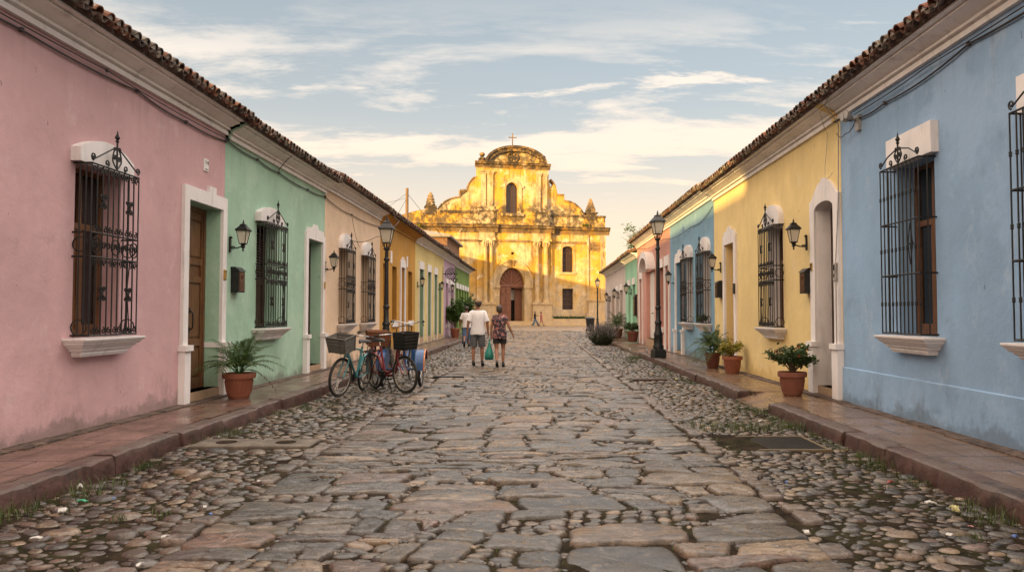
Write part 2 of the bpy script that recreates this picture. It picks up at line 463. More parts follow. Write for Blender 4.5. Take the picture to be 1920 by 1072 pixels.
# bed of the road, slightly uneven
def undul(x, y): return .022*math.sin(x*1.9+.6*math.sin(y*.8))*math.sin(y*1.13+.5)+.012*math.sin(x*4.3+y*2.2)
def crown(x): return .045*(1-((x+.25)/3.6)**2)
def hgt(x, y): return crown(x)+undul(x, y)*.8
m = MB(); nx, ny = 40, 330
vs_ = [(-3.95+7.35*i/nx, -1+63*j/ny, hgt(-3.95+7.35*i/nx, -1+63*j/ny)+.001+random.uniform(-.008, .008)) for j in range(ny+1) for i in range(nx+1)]
m.add(vs_, [(j*(nx+1)+i, j*(nx+1)+i+1, (j+1)*(nx+1)+i+1, (j+1)*(nx+1)+i) for j in range(ny) for i in range(nx)])
struct('road', m, M['earth'], smooth=80, recalc=False)
m = MB(); m.add([(-60, 58, .0), (60, 58, .0), (60, 160, .0), (-60, 160, .0)], [(0, 1, 2, 3)])
struct('plaza', m, M['plaza'], smooth=0)

# ------------------------------------------------------------------ paving stones
class Stones:
    def __init__(s): s.V = []; s.Q = []; s.T = []; s.C = []; s.n = 0
    def stone(s, cx, cy, px, py, h, col, scales, tops, tilt=(0, 0), rough=.004, wave=0.0):
        """outline px,py round the centre; rings shrink by scales and rise by tops*h"""
        n = len(px); k = len(scales)
        z0 = hgt(cx, cy)-.012
        rings = []
        for sc_, tp in zip(scales, tops):
            x = px*sc_; y = py*sc_
            z = z0+h*tp+x*tilt[0]+y*tilt[1]
            if tp > .5: z = z+RNG.normal(0, rough, n)
            rings.append(np.stack([cx+x, cy+y, z], 1))
        rings.append(np.array([[cx, cy, z0+h*tops[-1]+RNG.normal(0, rough)]]))
        v = np.concatenate(rings)
        if wave:      # hollows and ridges worn into the top
            ph = RNG.uniform(0, 6.28, 4); X, Y = v[:, 0], v[:, 1]
            v[n*2:, 2] += (wave*(np.sin(X*9+ph[0]+2*np.sin(Y*6+ph[1]))*.5+np.sin(Y*17+ph[2]+1.5*np.sin(X*11+ph[3]))*.45))[n*2:]
        s.V.append(v)
        i = np.arange(n); j = (i+1) % n
        for r in range(k-1):
            a = s.n+r*n; b = a+n
            s.Q.append(np.stack([a+i, a+j, b+j, b+i], 1))
        a = s.n+(k-1)*n
        s.T.append(np.stack([a+i, a+j, np.full(n, s.n+k*n)], 1))
        s.C.append(np.tile(np.array([*col, 1.0]), (len(v), 1))); s.n += len(v)
    def build(s, name, mat):
        V = np.concatenate(s.V); Q = np.concatenate(s.Q); T = np.concatenate(s.T); C = np.concatenate(s.C)
        me = bpy.data.meshes.new(name)
        me.vertices.add(len(V)); me.vertices.foreach_set('co', V.astype(np.float32).ravel())
        li = np.concatenate([Q.ravel(), T.ravel()]).astype(np.int32)
        me.loops.add(len(li)); me.loops.foreach_set('vertex_index', li)
        st = np.concatenate([np.arange(len(Q))*4, len(Q)*4+np.arange(len(T))*3]).astype(np.int32)
        me.polygons.add(len(st)); me.polygons.foreach_set('loop_start', st)
        me.polygons.foreach_set('use_smooth', np.ones(len(st), bool))
        me.update(calc_edges=True); me.validate()
        at = me.color_attributes.new('tint', 'FLOAT_COLOR', 'POINT'); at.data.foreach_set('color', C.astype(np.float32).ravel())
        me.materials.append(mat)
        o = bpy.data.objects.new(name, me); COL.objects.link(o); return o
PAL = [(.195, .126, .078), (.155, .106, .070), (.135, .100, .074), (.25, .168, .100), (.085, .062, .046), (.180, .102, .068), (.140, .114, .092), (.29, .20, .120), (.082, .070, .060)]
def stonecol(k=1.0):
    c = PAL[RNG.integers(len(PAL))]; f = RNG.uniform(.24, .84)*k
    return tuple(x*f for x in c)
def noisy(n, amp, lo=2, hi=6):
    t = np.arange(n)*2*PI/n; r = np.zeros(n)
    for k in range(lo, hi): r += RNG.normal(0, amp/k**.6)*np.cos(k*t+RNG.uniform(0, 6.28))
    return t, r
def slab(S, cx, cy, wx, wy_, h, n, ex=3.6, amp=.045, col=None, rot=0., shear=0., tilt=.012):
    t, r = noisy(n, amp)
    c, s_ = np.cos(t), np.sin(t)
    x = np.sign(c)*np.abs(c)**(2/ex)*wx/2*(1+r); y = np.sign(s_)*np.abs(s_)**(2/ex)*wy_/2*(1+r*1.2)
    e = .07
    S.stone(cx, cy, x, y, h, col or stonecol(), (1.01, 1.0, 1-e, 1-2.6*e, .5), (-.35, .42, .86, .98, 1.0), (RNG.normal(0, tilt), RNG.normal(0, tilt*1.6)), .0025)
def cut(P, p, d):
    """split a convex polygon along the line through p with direction d"""
    A, B = [], []
    for i in range(len(P)):
        a, b = P[i], P[(i+1) % len(P)]
        sa = (a[0]-p[0])*d[1]-(a[1]-p[1])*d[0]; sb = (b[0]-p[0])*d[1]-(b[1]-p[1])*d[0]
        (A if sa >= 0 else B).append(a)
        if sa*sb < 0:
            t = sa/(sa-sb); q = (a[0]+(b[0]-a[0])*t, a[1]+(b[1]-a[1])*t); A.append(q); B.append(q)
    return A, B
def bounds(P):
    xs = [p[0] for p in P]; ys = [p[1] for p in P]; return min(xs), max(xs), min(ys), max(ys)
def break_up(P, tw, th, out, depth=0):
    x0, x1, y0, y1 = bounds(P); wd, hg = x1-x0, y1-y0
    if depth > 14 or (wd <= tw and hg <= th): out.append(P); return
    if hg/th > wd/tw: p = (RNG.uniform(x0+.3*wd, x1-.3*wd), y0+hg*RNG.uniform(.36, .64)); a = RNG.normal(0, .10)
    else: p = (x0+wd*RNG.uniform(.33, .67), (y0+y1)/2); a = PI/2+RNG.normal(0, .24)
    for Q in cut(P, p, (math.cos(a), math.sin(a))):
        if len(Q) > 2:
            k = RNG.uniform(.72, 1.35); break_up(Q, min(max(tw*k, .3), 1.2), min(max(th*RNG.uniform(.75, 1.3), .15), .55), out, depth+1)
def break_up2(P, tw, th, out, depth=0):
    x0, x1, y0, y1 = bounds(P); wd, hg = x1-x0, y1-y0
    if depth > 10 or (wd <= tw*1.2 and hg <= th*1.2): out.append(P); return
    v = wd/tw > hg/th; a = (PI/2 if v else 0)+RNG.normal(0, .2); p = (x0+wd*RNG.uniform(.4, .6), y0+hg*RNG.uniform(.4, .6))
    for Q in cut(P, p, (math.cos(a), math.sin(a))):
        if len(Q) > 2: break_up2(Q, tw, th, out, depth+1)
def poly_stone(S, P, gap, h, n, col=None, rough=.055, rings=5, tilt=.014):
    Q = np.array(P)
    for it in range(2):                       # round the corners
        nx_ = np.roll(Q, -1, 0); k = .10 if it == 0 else .20
        Q = np.stack([Q*(1-k)+nx_*k, Q*k+nx_*(1-k)], 1).reshape(-1, 2)
    c = Q.mean(0); D = Q-c; ang = np.unwrap(np.arctan2(D[:, 1], D[:, 0])); rad = np.hypot(D[:, 0], D[:, 1])
    o = np.argsort(np.mod(ang, 2*PI)); aa = np.mod(ang, 2*PI)[o]; rr = rad[o]
    # even spacing along the outline rather than in angle
    seg = np.hypot(*(np.roll(Q, -1, 0)-Q).T); cum = np.concatenate([[0], np.cumsum(seg)]); tt = np.linspace(0, cum[-1], n, endpoint=False)
    QQ = np.concatenate([Q, Q[:1]]); x = np.interp(tt, cum, QQ[:, 0])-c[0]; y = np.interp(tt, cum, QQ[:, 1])-c[1]
    if (x*np.roll(y, -1)-np.roll(x, -1)*y).sum() < 0: x, y = x[::-1].copy(), y[::-1].copy()
    r = np.hypot(x, y); _, nz = noisy(n, rough, 2, 7); _, n2 = noisy(n, rough*.7, 5, 12)
    f = np.maximum(.4, 1-gap/np.maximum(r, .05))*(1+(nz+n2)*min(1, .12/np.maximum(r.mean(), .05))**.5-.02)
    x, y = x*f, y*f
    R_ = np.hypot(x, y).mean(); e = min(.012/R_, .08); e2 = min(.03/R_, .17)
    sc_ = [1.015, 1.0, 1-e, 1-e2]+([.62, .38, .16] if rings > 5 else [.5]); tp = [-.5, .38, .84, .98]+([1.02, 1.0, 1.0] if rings > 5 else [1.0])
    S.stone(c[0], c[1], x, y, h, col or stonecol(), sc_, tp, (RNG.normal(0, tilt), RNG.normal(0, tilt*1.4)), .0024, .010*min(1, R_/.2))
def cobble(S, cx, cy, rx, ry, rot, h, n, col=None):
    t, r = noisy(n, .07)
    x = np.cos(t)*rx*(1+r); y = np.sin(t)*ry*(1+r)
    cr, sr = math.cos(rot), math.sin(rot); x, y = x*cr-y*sr, x*sr+y*cr
    S.stone(cx, cy, x, y, h, col or stonecol(), (1.0, .97, .82, .5), (-.3, .28, .78, .97), (RNG.normal(0, .09), RNG.normal(0, .09)), .0015)
XL0, XL1, XR0, XR1 = -3.86, -2.20, 1.72, 3.30
def pave_road():
    S = Stones()
    y = 2.4
    while y < 61:
        d = RNG.uniform(2.2, 3.4); far = y > 30
        cells = []; break_up([(-2.2, y), (1.70, y), (1.70, y+d), (-2.2, y+d)], .85 if not far else 1.0, .36 if not far else .5, cells)
        for P in cells:
            x0, x1, y0, y1 = bounds(P); ar = (x1-x0)*(y1-y0); cy = (y0+y1)/2
            n = 46 if cy < 7 else (30 if cy < 13 else (18 if cy < 28 else 10))
            u = RNG.random()
            if not far and (ar < .035 or u < .13):          # a nest of small stones instead of a slab
                sub_ = []; break_up2(P, RNG.uniform(.13, .2), RNG.uniform(.10, .15), sub_)
                for q in sub_:
                    a0, a1, b0, b1 = bounds(q); cobble(S, (a0+a1)/2, (b0+b1)/2, (a1-a0)*RNG.uniform(.42, .53), (b1-b0)*RNG.uniform(.42, .53), RNG.normal(0, .2), RNG.uniform(.018, .042), 14 if cy < 8 else 9)
            else:
                poly_stone(S, P, RNG.uniform(.001, .016), RNG.uniform(.028, .045), n, None, RNG.uniform(.03, .065), 7 if cy < 13 else 5)
        if not far:                                          # pebbles wedged into the joints
            for P in cells:
                for (px_, py_) in P:
                    if RNG.random() < .55 and -2.15 < px_ < 1.65:
                        for _ in range(RNG.integers(1, 4)): cobble(S, px_+RNG.normal(0, .035), py_+RNG.normal(0, .03), RNG.uniform(.018, .045), RNG.uniform(.014, .03), RNG.normal(0, .4), RNG.uniform(.016, .034), 10 if py_ < 12 else 7)
        y += d
    # edging rows of narrow bricks laid along the street
    BR = []
    for xc in (1.79, -2.29):
        y = 2.5
        while y < 50:
            L = RNG.uniform(.16, .3)
            if RNG.random() < (.5 if xc < 0 else .22): y += L; continue
            slab(S, xc+RNG.normal(0, .02), y+L/2, .17, L-.02, .045, 16 if y < 15 else 8, 6, .02, mul((.115, .080, .062), RNG.uniform(.6, 1.3)))
            BR.append((xc, y+L*.25, .085)); BR.append((xc, y+L*.75, .085)); y += L
    # round river cobbles in the gutters: large ones first, small ones fill in
    for (x0, x1) in ((XL0, XL1), (XR0, XR1)):
        cell = .16; grid = {}
        for q in BR: grid.setdefault((int(q[0]//cell), int(q[1]//cell)), []).append(q)
        def near(x, y, r):
            gx, gy = int(x//cell), int(y//cell)
            for a in range(gx-2, gx+3):
                for b in range(gy-2, gy+3):
                    for (qx, qy, qr) in grid.get((a, b), ()):
                        if (qx-x)**2+((qy-y)*1.22)**2 < ((qr+r)*.93)**2: return True
            return False
        for (r0, r1, tries, ya, yb) in ((.085, .12, 120 if x0 < 0 else 30, 3, 20), (.058, .082, 3200 if x0 < 0 else 1200, 3, 34), (.044, .062, 16000, 3, 34), (.030, .044, 52000, 3, 20), (.017, .03, 70000, 3, 13), (.10, .15, 6000, 34, 58)):
            for _ in range(tries):
                x = RNG.uniform(x0, x1); yy = ya+(yb-ya)*RNG.random()**1.25
                if blocked(x, yy): continue
                r = RNG.uniform(r0, r1)
                if near(x, yy, r): continue
                grid.setdefault((int(x//cell), int(yy//cell)), []).append((x, yy, r))
                n = 16 if yy < 8 else (11 if yy < 16 else 8)
                el = RNG.uniform(.72, 1.0)
                k = .9 if x < 0 else 1.0
                cobble(S, x, yy, r*1.10, r*el*.92, RNG.normal(0, .35), RNG.uniform(.26, .46)*r+.003, n, stonecol(k*(1.15 if r < .06 else 1)))
    o = S.build('paving_stones', M['stone']); tag(o, kind='stuff')
    return o
DRAIN = (-3.72, -2.45, 7.95, 8.40)      # concrete drain covers, left gutter
GRATE = (1.98, 3.05, 7.85, 8.75)        # iron grate, right gutter
def blocked(x, y):
    for a, b, c, d in (DRAIN, GRATE):
        if a-.06 < x < b+.06 and c-.05 < y < d+.05: return True
    if x > 1.9 and 15.7 < y < 16.1 and x < 2.7: return True
    b = math.sin(x*2.1+1.3*math.sin(y*.9))+math.sin(y*1.37+2.0*math.sin(x*1.1+.5))+.5*math.sin(y*4.1+x*3.3)
    if b > 1.35 and RNG.random() < .85: return True
    return False
pave_road()

# ------------------------------------------------------------------ sidewalks and kerbs
SW = .16
def sidewalk(side, segs, mat, xw, xk):
    m = MB(); e = MB()
    for (a, b) in segs:
        x0, x1 = sorted((side*xw, side*xk))
        m.box(x0, x1, a, b, -.05, SW)
    struct('sidewalk', m, mat, smooth=0)
sidewalk(-1, [(-6, 54)], M['tile_left'], 5.4, 4.10)
sidewalk(1, [(-6, 11.0), (12.5, 25.4), (37, 52)], M['tile_right'], 4.8, 3.54)
# ramp where the right kerb is cut, and the flat apron further along
m = MB()
m.add([(3.26, 11.0, .03), (3.26, 12.5, .03), (3.75, 12.5, SW-.004), (3.75, 11.0, SW-.004), (4.8, 12.5, SW-.004), (4.8, 11, SW-.004), (3.26, 11, -.1), (3.26, 12.5, -.1)], [(0, 1, 2, 3), (3, 2, 4, 5), (0, 1, 7, 6)])
m.box(3.35, 4.8, 25.4, 37, -.05, .10)
struct('ramp', m, M['tile_right'], smooth=0)
def kerb(side, xk, segs):
    m = MB()
    for (a, b) in segs:
        y = a
        while y < b-.05:
            L = min(random.uniform(.9, 1.5), b-y)
            if b-y-L < .4: L = b-y
            dx = random.uniform(-.02, .02); dz = random.uniform(-.008, .010); w_ = .205
            n = max(2, int(L/.12)); rs = []
            for i in range(n+1):
                yy = y+.007+(L-.014)*i/n; j = lambda s_=.006: random.uniform(-s_, s_)
                chip = random.random() < .16
                x0 = xk+dx; ed = .014+(random.uniform(.01, .035) if chip else 0)
                pts = [(x0+w_, -.06), (x0+w_, SW+dz+.004), (x0+ed+.02+j(), SW+dz+.004+j(.003)), (x0+.012+j(), SW+dz-ed*.6+j()), (x0+j(), SW+dz-.07+j()), (x0-.006+j(), .03), (x0-.006, -.06)]
                if i in (0, n): pts = [(p[0]+(.012 if p[0] < x0+.1 else 0), p[1]-(.008 if p[1] > .1 else 0)) for p in pts]
                rs.append([(side*(p[0]), yy, p[1]) for p in pts])
            m.rings(rs); y += L
    struct('kerb', m, M['kerb'], smooth=18)
kerb(-1, 3.87, [(-3, 54)])
kerb(1, 3.31, [(-3, 10.95), (12.55, 25.4), (37, 52)])
m = MB()
for s_, W in ((-1, WL), (1, WR)):       # dark strip of rubble set along the foot of the walls
    y = -4
    while y < 50:
        L = random.uniform(.3, .8)
        if not (s_ > 0 and 25.2 < y < 37): m.box(*sorted((s_*(W-random.uniform(.17, .23)), s_*(W+.05))), y, y+L-.015, .1, SW+random.uniform(.008, .018))
        y += L
struct('wall_edging', m, M['edging'], smooth=0)
# ------------------------------------------------------------------ houses
def side_map(s):
    W = WL if s < 0 else WR
    return lambda y, o, z: (s*(W-o), y, z)      # y along the street, o out from the wall, z up
ZE = 4.33                                        # foot of the cornice
def spiral(cy, cz, r, turns=1.25, a0=0.0, d=1, o=0.0, n=14):
    return [(cy+r*(1-.72*i/n)*math.cos(a0+d*turns*2*PI*i/n), o, cz+r*(1-.72*i/n)*math.sin(a0+d*turns*2*PI*i/n)) for i in range(n+1)]
def knob(m, y, o, z, r=.014, h=.03):
    m.lathe([(.004, -h), (r, -h*.45), (r*.75, 0), (r, h*.45), (.004, h)], 6, (y, o, z))
def grille(par, f, y0, y1, z0, z1, out, style, det=1.0):
    m = MB(f); n = 9 if style == 'scroll' else 10
    tr = .0085
    yc = (y0+y1)/2; wd = y1-y0; H = z1-z0
    m.fn = f
    bars = [lerp(y0, y1, i/n) for i in range(n+1)]
    for y in bars: m.tube([(y, out, z0), (y, out, z1)], tr, 5)
    for y in (y0, y1):
        for oo in ((out*.36, out*.7) if style == 'scroll' else (out*.5,)): m.tube([(y, oo, z0), (y, oo, z1)], tr, 5)
    def rail(z, e=0.0, r=.011): m.tube([(y0, -.02-e, z), (y0, out, z), (y1, out, z), (y1, -.02-e, z)], r, 5)
    if style == 'scroll':
        zb0, zb1 = z0+.46*H, z0+.60*H
        for z in (z0+.012, z1, zb0, zb1): rail(z)
        # ring of curls between the middle rails
        k = 5 if det > .6 else 4
        for i in range(k):
            cy = lerp(y0, y1, (i+.5)/k); r = min(wd/k*.46, (zb1-zb0)*.46)
            if i % 2 == 0 or det < .6: m.tube([(cy+r*math.cos(t), out+.006, (zb0+zb1)/2+r*math.sin(t)) for t in [2*PI*q/14 for q in range(14)]], .008, 4, closed=True)
            m.tube(spiral(cy-r*.45, (zb0+zb1)/2, r*.5, 1.2, 0, 1, out+.006), .009, 4)
            m.tube(spiral(cy+r*.45, (zb0+zb1)/2, r*.5, 1.2, PI, -1, out+.006), .009, 4)
        # a ring on each return
        for y in (y0, y1):
            r = out*.42
            m.tube([(y, out*.45+r*math.cos(t), (zb0+zb1)/2+r*.95*math.sin(t)) for t in [2*PI*q/12 for q in range(12)]], .008, 4, closed=True)
            m.tube([(y, out*.45+r*math.cos(t), z0+.1+r*math.sin(t)) for t in [2*PI*q/12 for q in range(12)]], .008, 4, closed=True)
        # small curls hanging from and standing on the rails
        for z, d in ((z1, -1), (zb1, 1), (zb0, -1), (z0+.012, 1)):
            for i in range(n):
                cy = (bars[i]+bars[i+1])/2
                m.tube(spiral(cy, z+d*.05, wd/n*.36, 1.1, PI/2*d, 1 if i % 2 else -1, out+.004, 10), .008, 4)
        # slim cast ornaments within the upper and lower fields
        for fz in (.25, .79):
            for i in (2, n-2):
                cy = bars[i]; cz = z0+fz*H
                for d in (-1, 1):
                    m.tube(spiral(cy+d*.035, cz+.045, .036, 1.2, PI/2-d*PI/2, d, out+.01, 10), .009, 4)
                    m.tube(spiral(cy+d*.035, cz-.045, .036, 1.2, PI/2-d*PI/2, -d, out+.01, 10), .009, 4)
                knob(m, cy, out+.008, cz, .022, .03)
        cz = z0+.17*H
        m.tube([(bars[n-2]-.05, out+.004, z0+.05), (bars[n-2], out+.004, cz+.14), (bars[n-2]+.05, out+.004, z0+.05)], .007, 4)
        m.tube([(bars[n-2]-.04, out+.004, zb0-.02), (bars[n-2], out+.004, zb0-.28), (bars[n-2]+.04, out+.004, zb0-.02)], .007, 4)
    else:
        for z in (z0+.012, z1, z0+.35*H, z0+.66*H): rail(z)
        for zf in (.18, .50, .82):
            for y in bars: knob(m, y, out, z0+zf*H, .016, .034)
        cy = bars[2]; zz = z0+.52*H                    # lozenge basket wrought into the field
        for d in (-1, 1):
            m.tube([(cy, out+.012, zz-.24), (cy+d*.055, out+.012, zz), (cy, out+.012, zz+.24)], .007, 4)
            m.tube([(cy+d*.07, out+.012, zz), (cy-d*.01, out+.012, zz)], .014, 4)
    # crest: diagonals, scrolls and a spear
    zt = z1
    hh = .40 if style == 'scroll' else .30
    for d in (-1, 1):
        ye = yc+d*wd*.46
        m.tube([(ye, out, zt+.05), (yc+d*wd*.28, out, zt+.14), (yc+d*.06, out, zt+hh*.62)], .009, 5)
        m.tube(spiral(ye+d*.012, zt+.075, .042, 1.3, -PI/2, d, out, 12), .010, 5)
        m.tube(spiral(yc+d*wd*.2, zt+.05, .042, 1.2, -PI/2, -d, out, 12), .009, 5)
        m.tube(smoothline([(yc+d*.01, out, zt+.02), (yc+d*.085, out, zt+.10), (yc+d*.07, out, zt+hh*.5), (yc+d*.02, out, zt+hh*.66)], 4), .009, 5)
        m.tube(spiral(yc+d*.045, zt+hh*.36, .034, 1.2, PI, d, out, 10), .009, 4)
        m.tube(spiral(yc+d*.05, zt+hh*.62, .028, 1.1, PI, -d, out, 10), .008, 4)
    m.tube([(yc, out, zt), (yc, out, zt+hh*.86)], .011, 5)
    m.lathe([(.004, 0), (.024, .018), (.012, .035), (.03, .062), (.012, .10), (.002, .15)], 8, (yc, out, zt+hh*.8))
    return m.build('grille', M['iron'], par, smooth=40)

def window(house, f, y0, y1, z0, z1, woodm='wood', style='casement', hood='arch', sill=True, gr=None, out=.19, gz=None, hoodz=None, jamb=None, det=1.0, pad=.03, recess=.22):
    fr = MB(f); r = recess; t = .055
    fr.box(y0, y0+t, -r-.06, -r, z0, z1); fr.box(y1-t, y1, -r-.06, -r, z0, z1)
    fr.box(y0+t, y1-t, -r-.06, -r, z0, z0+t*1.6); fr.box(y0+t, y1-t, -r-.06, -r, z1-t, z1)
    zt = z0+(z1-z0)*.64; yc = (y0+y1)/2
    if style == 'casement':
        fr.box(y0+t, y1-t, -r-.055, -r+.01, zt, zt+.07)
        fr.box(yc-.04, yc+.04, -r-.05, -r+.008, z0+t*1.6, zt)
        fr.box(yc-.03, yc+.03, -r-.05, -r+.004, zt+.07, z1-t)
        for a in (y0+t, yc+.04):
            b = a+(yc-y0-t-.04)
            for q in ((a, a+.04), (b-.04, b)): fr.box(q[0], q[1], -r-.045, -r-.005, z0+t*1.6, zt)
            fr.box(a+.04, b-.04, -r-.045, -r-.006, z0+t*1.6, z0+t*1.6+.06)
    wn = fr.build('window', M[woodm], house, smooth=0)
    wn['_o'] = house['_o']
    if style == 'casement':
        MB(f).box(y0+.03, y1-.03, -r-.034, -r-.028, z0+.03, z1-.03).build('pane', M['glass'], wn, smooth=0)
    elif style == 'louver':
        s = MB(f); n = int((z1-z0-.2)/.055)
        for a, b in ((y0+t, yc-.004), (yc+.004, y1-t)):
            s.box(a, a+.05, -r-.05, -r-.008, z0+.09, z1-t); s.box(b-.05, b, -r-.05, -r-.008, z0+.09, z1-t)
            zm = z0+(z1-z0)*.45
            s.box(a+.05, b-.05, -r-.05, -r-.01, zm-.06, zm+.06)
            s.box(a+.05, b-.05, -r-.05, -r-.03, z0+.09, zm-.06)
            for i in range(n):
                z = z0+.12+i*.055
                if z < zm+.07: continue
                s.add([(a+.05, -r-.05, z+.04), (b-.05, -r-.05, z+.04), (b-.05, -r-.012, z), (a+.05, -r-.012, z), (a+.05, -r-.05, z+.032), (b-.05, -r-.05, z+.032), (b-.05, -r-.012, z-.008), (a+.05, -r-.012, z-.008)], [(0, 1, 2, 3), (7, 6, 5, 4), (3, 2, 6, 7), (0, 4, 5, 1)])
        s.build('shutter', M[woodm], wn, smooth=0)
        MB(f).box(y0+.02, y1-.02, -r-.12, -r-.08, z0+.02, z1-.02).build('pane', M['glass'], wn, smooth=0)
    else:   # plain boarded shutters
        s = MB(f); n = max(2, int((y1-y0)/.16))
        for i in range(n):
            a = lerp(y0+t, y1-t, i/n); b = lerp(y0+t, y1-t, (i+1)/n)
            s.box(a+.004, b-.004, -r-.05, -r-.02, z0+.09, z1-t)
        s.box(y0+t, y1-t, -r-.045, -r-.006, z0+.35, z0+.45); s.box(y0+t, y1-t, -r-.045, -r-.006, z1-.4, z1-.3)
        s.box(y0, y1, -r-.09, -r-.052, z0, z1)
        s.build('shutter', M[woodm], wn, smooth=0)
    if jamb:
        j = MB(f); e = .006
        for a in (y0, y1-e): j.box(a, a+e, -r, .001, z0, z1)
        j.box(y0, y1, -r, .001, z1-e, z1); j.build('reveal', M[jamb], wn, smooth=0)
    P = lambda a, b, d: (a, d, b)
    hz = hoodz if hoodz is not None else z1
    if hood == 'arch':
        a, b = y0-.09, y1+.09; c = (a+b)/2; rise = .15
        ol = [(a, hz-.005), (b, hz-.005), (b, hz+.15)]+[(lerp(b, a, i/14), hz+.15+rise*(1-(2*i/14-1)**2)) for i in range(1, 14)]+[(a, hz+.15)]
        MB(f).prism(ol, P, -.01, .11).build('hood', M['white'], wn, smooth=40)
    elif hood == 'round':
        a, b = y0-.06, y1+.06; c = (a+b)/2
        ol = [(a, hz-.005), (b, hz-.005), (b, hz+.10)]+arc(c, hz+.10, (b-a)/2, .30, 0, PI, 16)[1:-1]+[(a, hz+.10)]
        MB(f).prism(ol, P, -.01, .10).build('hood', M['white'], wn, smooth=40)
    elif hood == 'block':
        MB(f).box(y0-.10, y1+.10, -.01, .09, hz, hz+.36).build('hood', M['white'], wn, smooth=0)
    elif hood == 'flat':
        MB(f).box(y0-.05, y1+.05, -.01, .04, hz+.003, hz+.32).build('lintel', M['white'], wn, smooth=0)
    if sill is True:
        s = MB(f); a, b = y0-.17, y1+.17
        steps = [(.0, .045, .25), (.03, .035, .215), (.07, .03, .18), (.11, .035, .15), (.16, .055, .12)]; z = z0+.002
        for ins, h, o in steps:
            # every course a little narrower and shallower than the one above
            o2 = o-.02; i2 = ins+.02
            s.rings([[(a+i2, -.01, z-h), (a+i2, o2, z-h), (b-i2, o2, z-h), (b-i2, -.01, z-h)], [(a+ins, -.01, z-h*.4), (a+ins, o, z-h*.4), (b-ins, o, z-h*.4), (b-ins, -.01, z-h*.4)], [(a+ins, -.01, z), (a+ins, o, z), (b-ins, o, z), (b-ins, -.01, z)]]); z -= h+.001
        s.build('sill', M['white'], wn, smooth=0)
    elif sill == 'small':
        MB(f).box(y0-.06, y1+.06, -.02, .06, z0-.18, z0+.002).build('sill', M['white'], wn, smooth=0)
    if gr: grille(wn, f, y0-pad, y1+pad, z0+.02, (gz or z1)-.02, out, gr, det)
    return wn

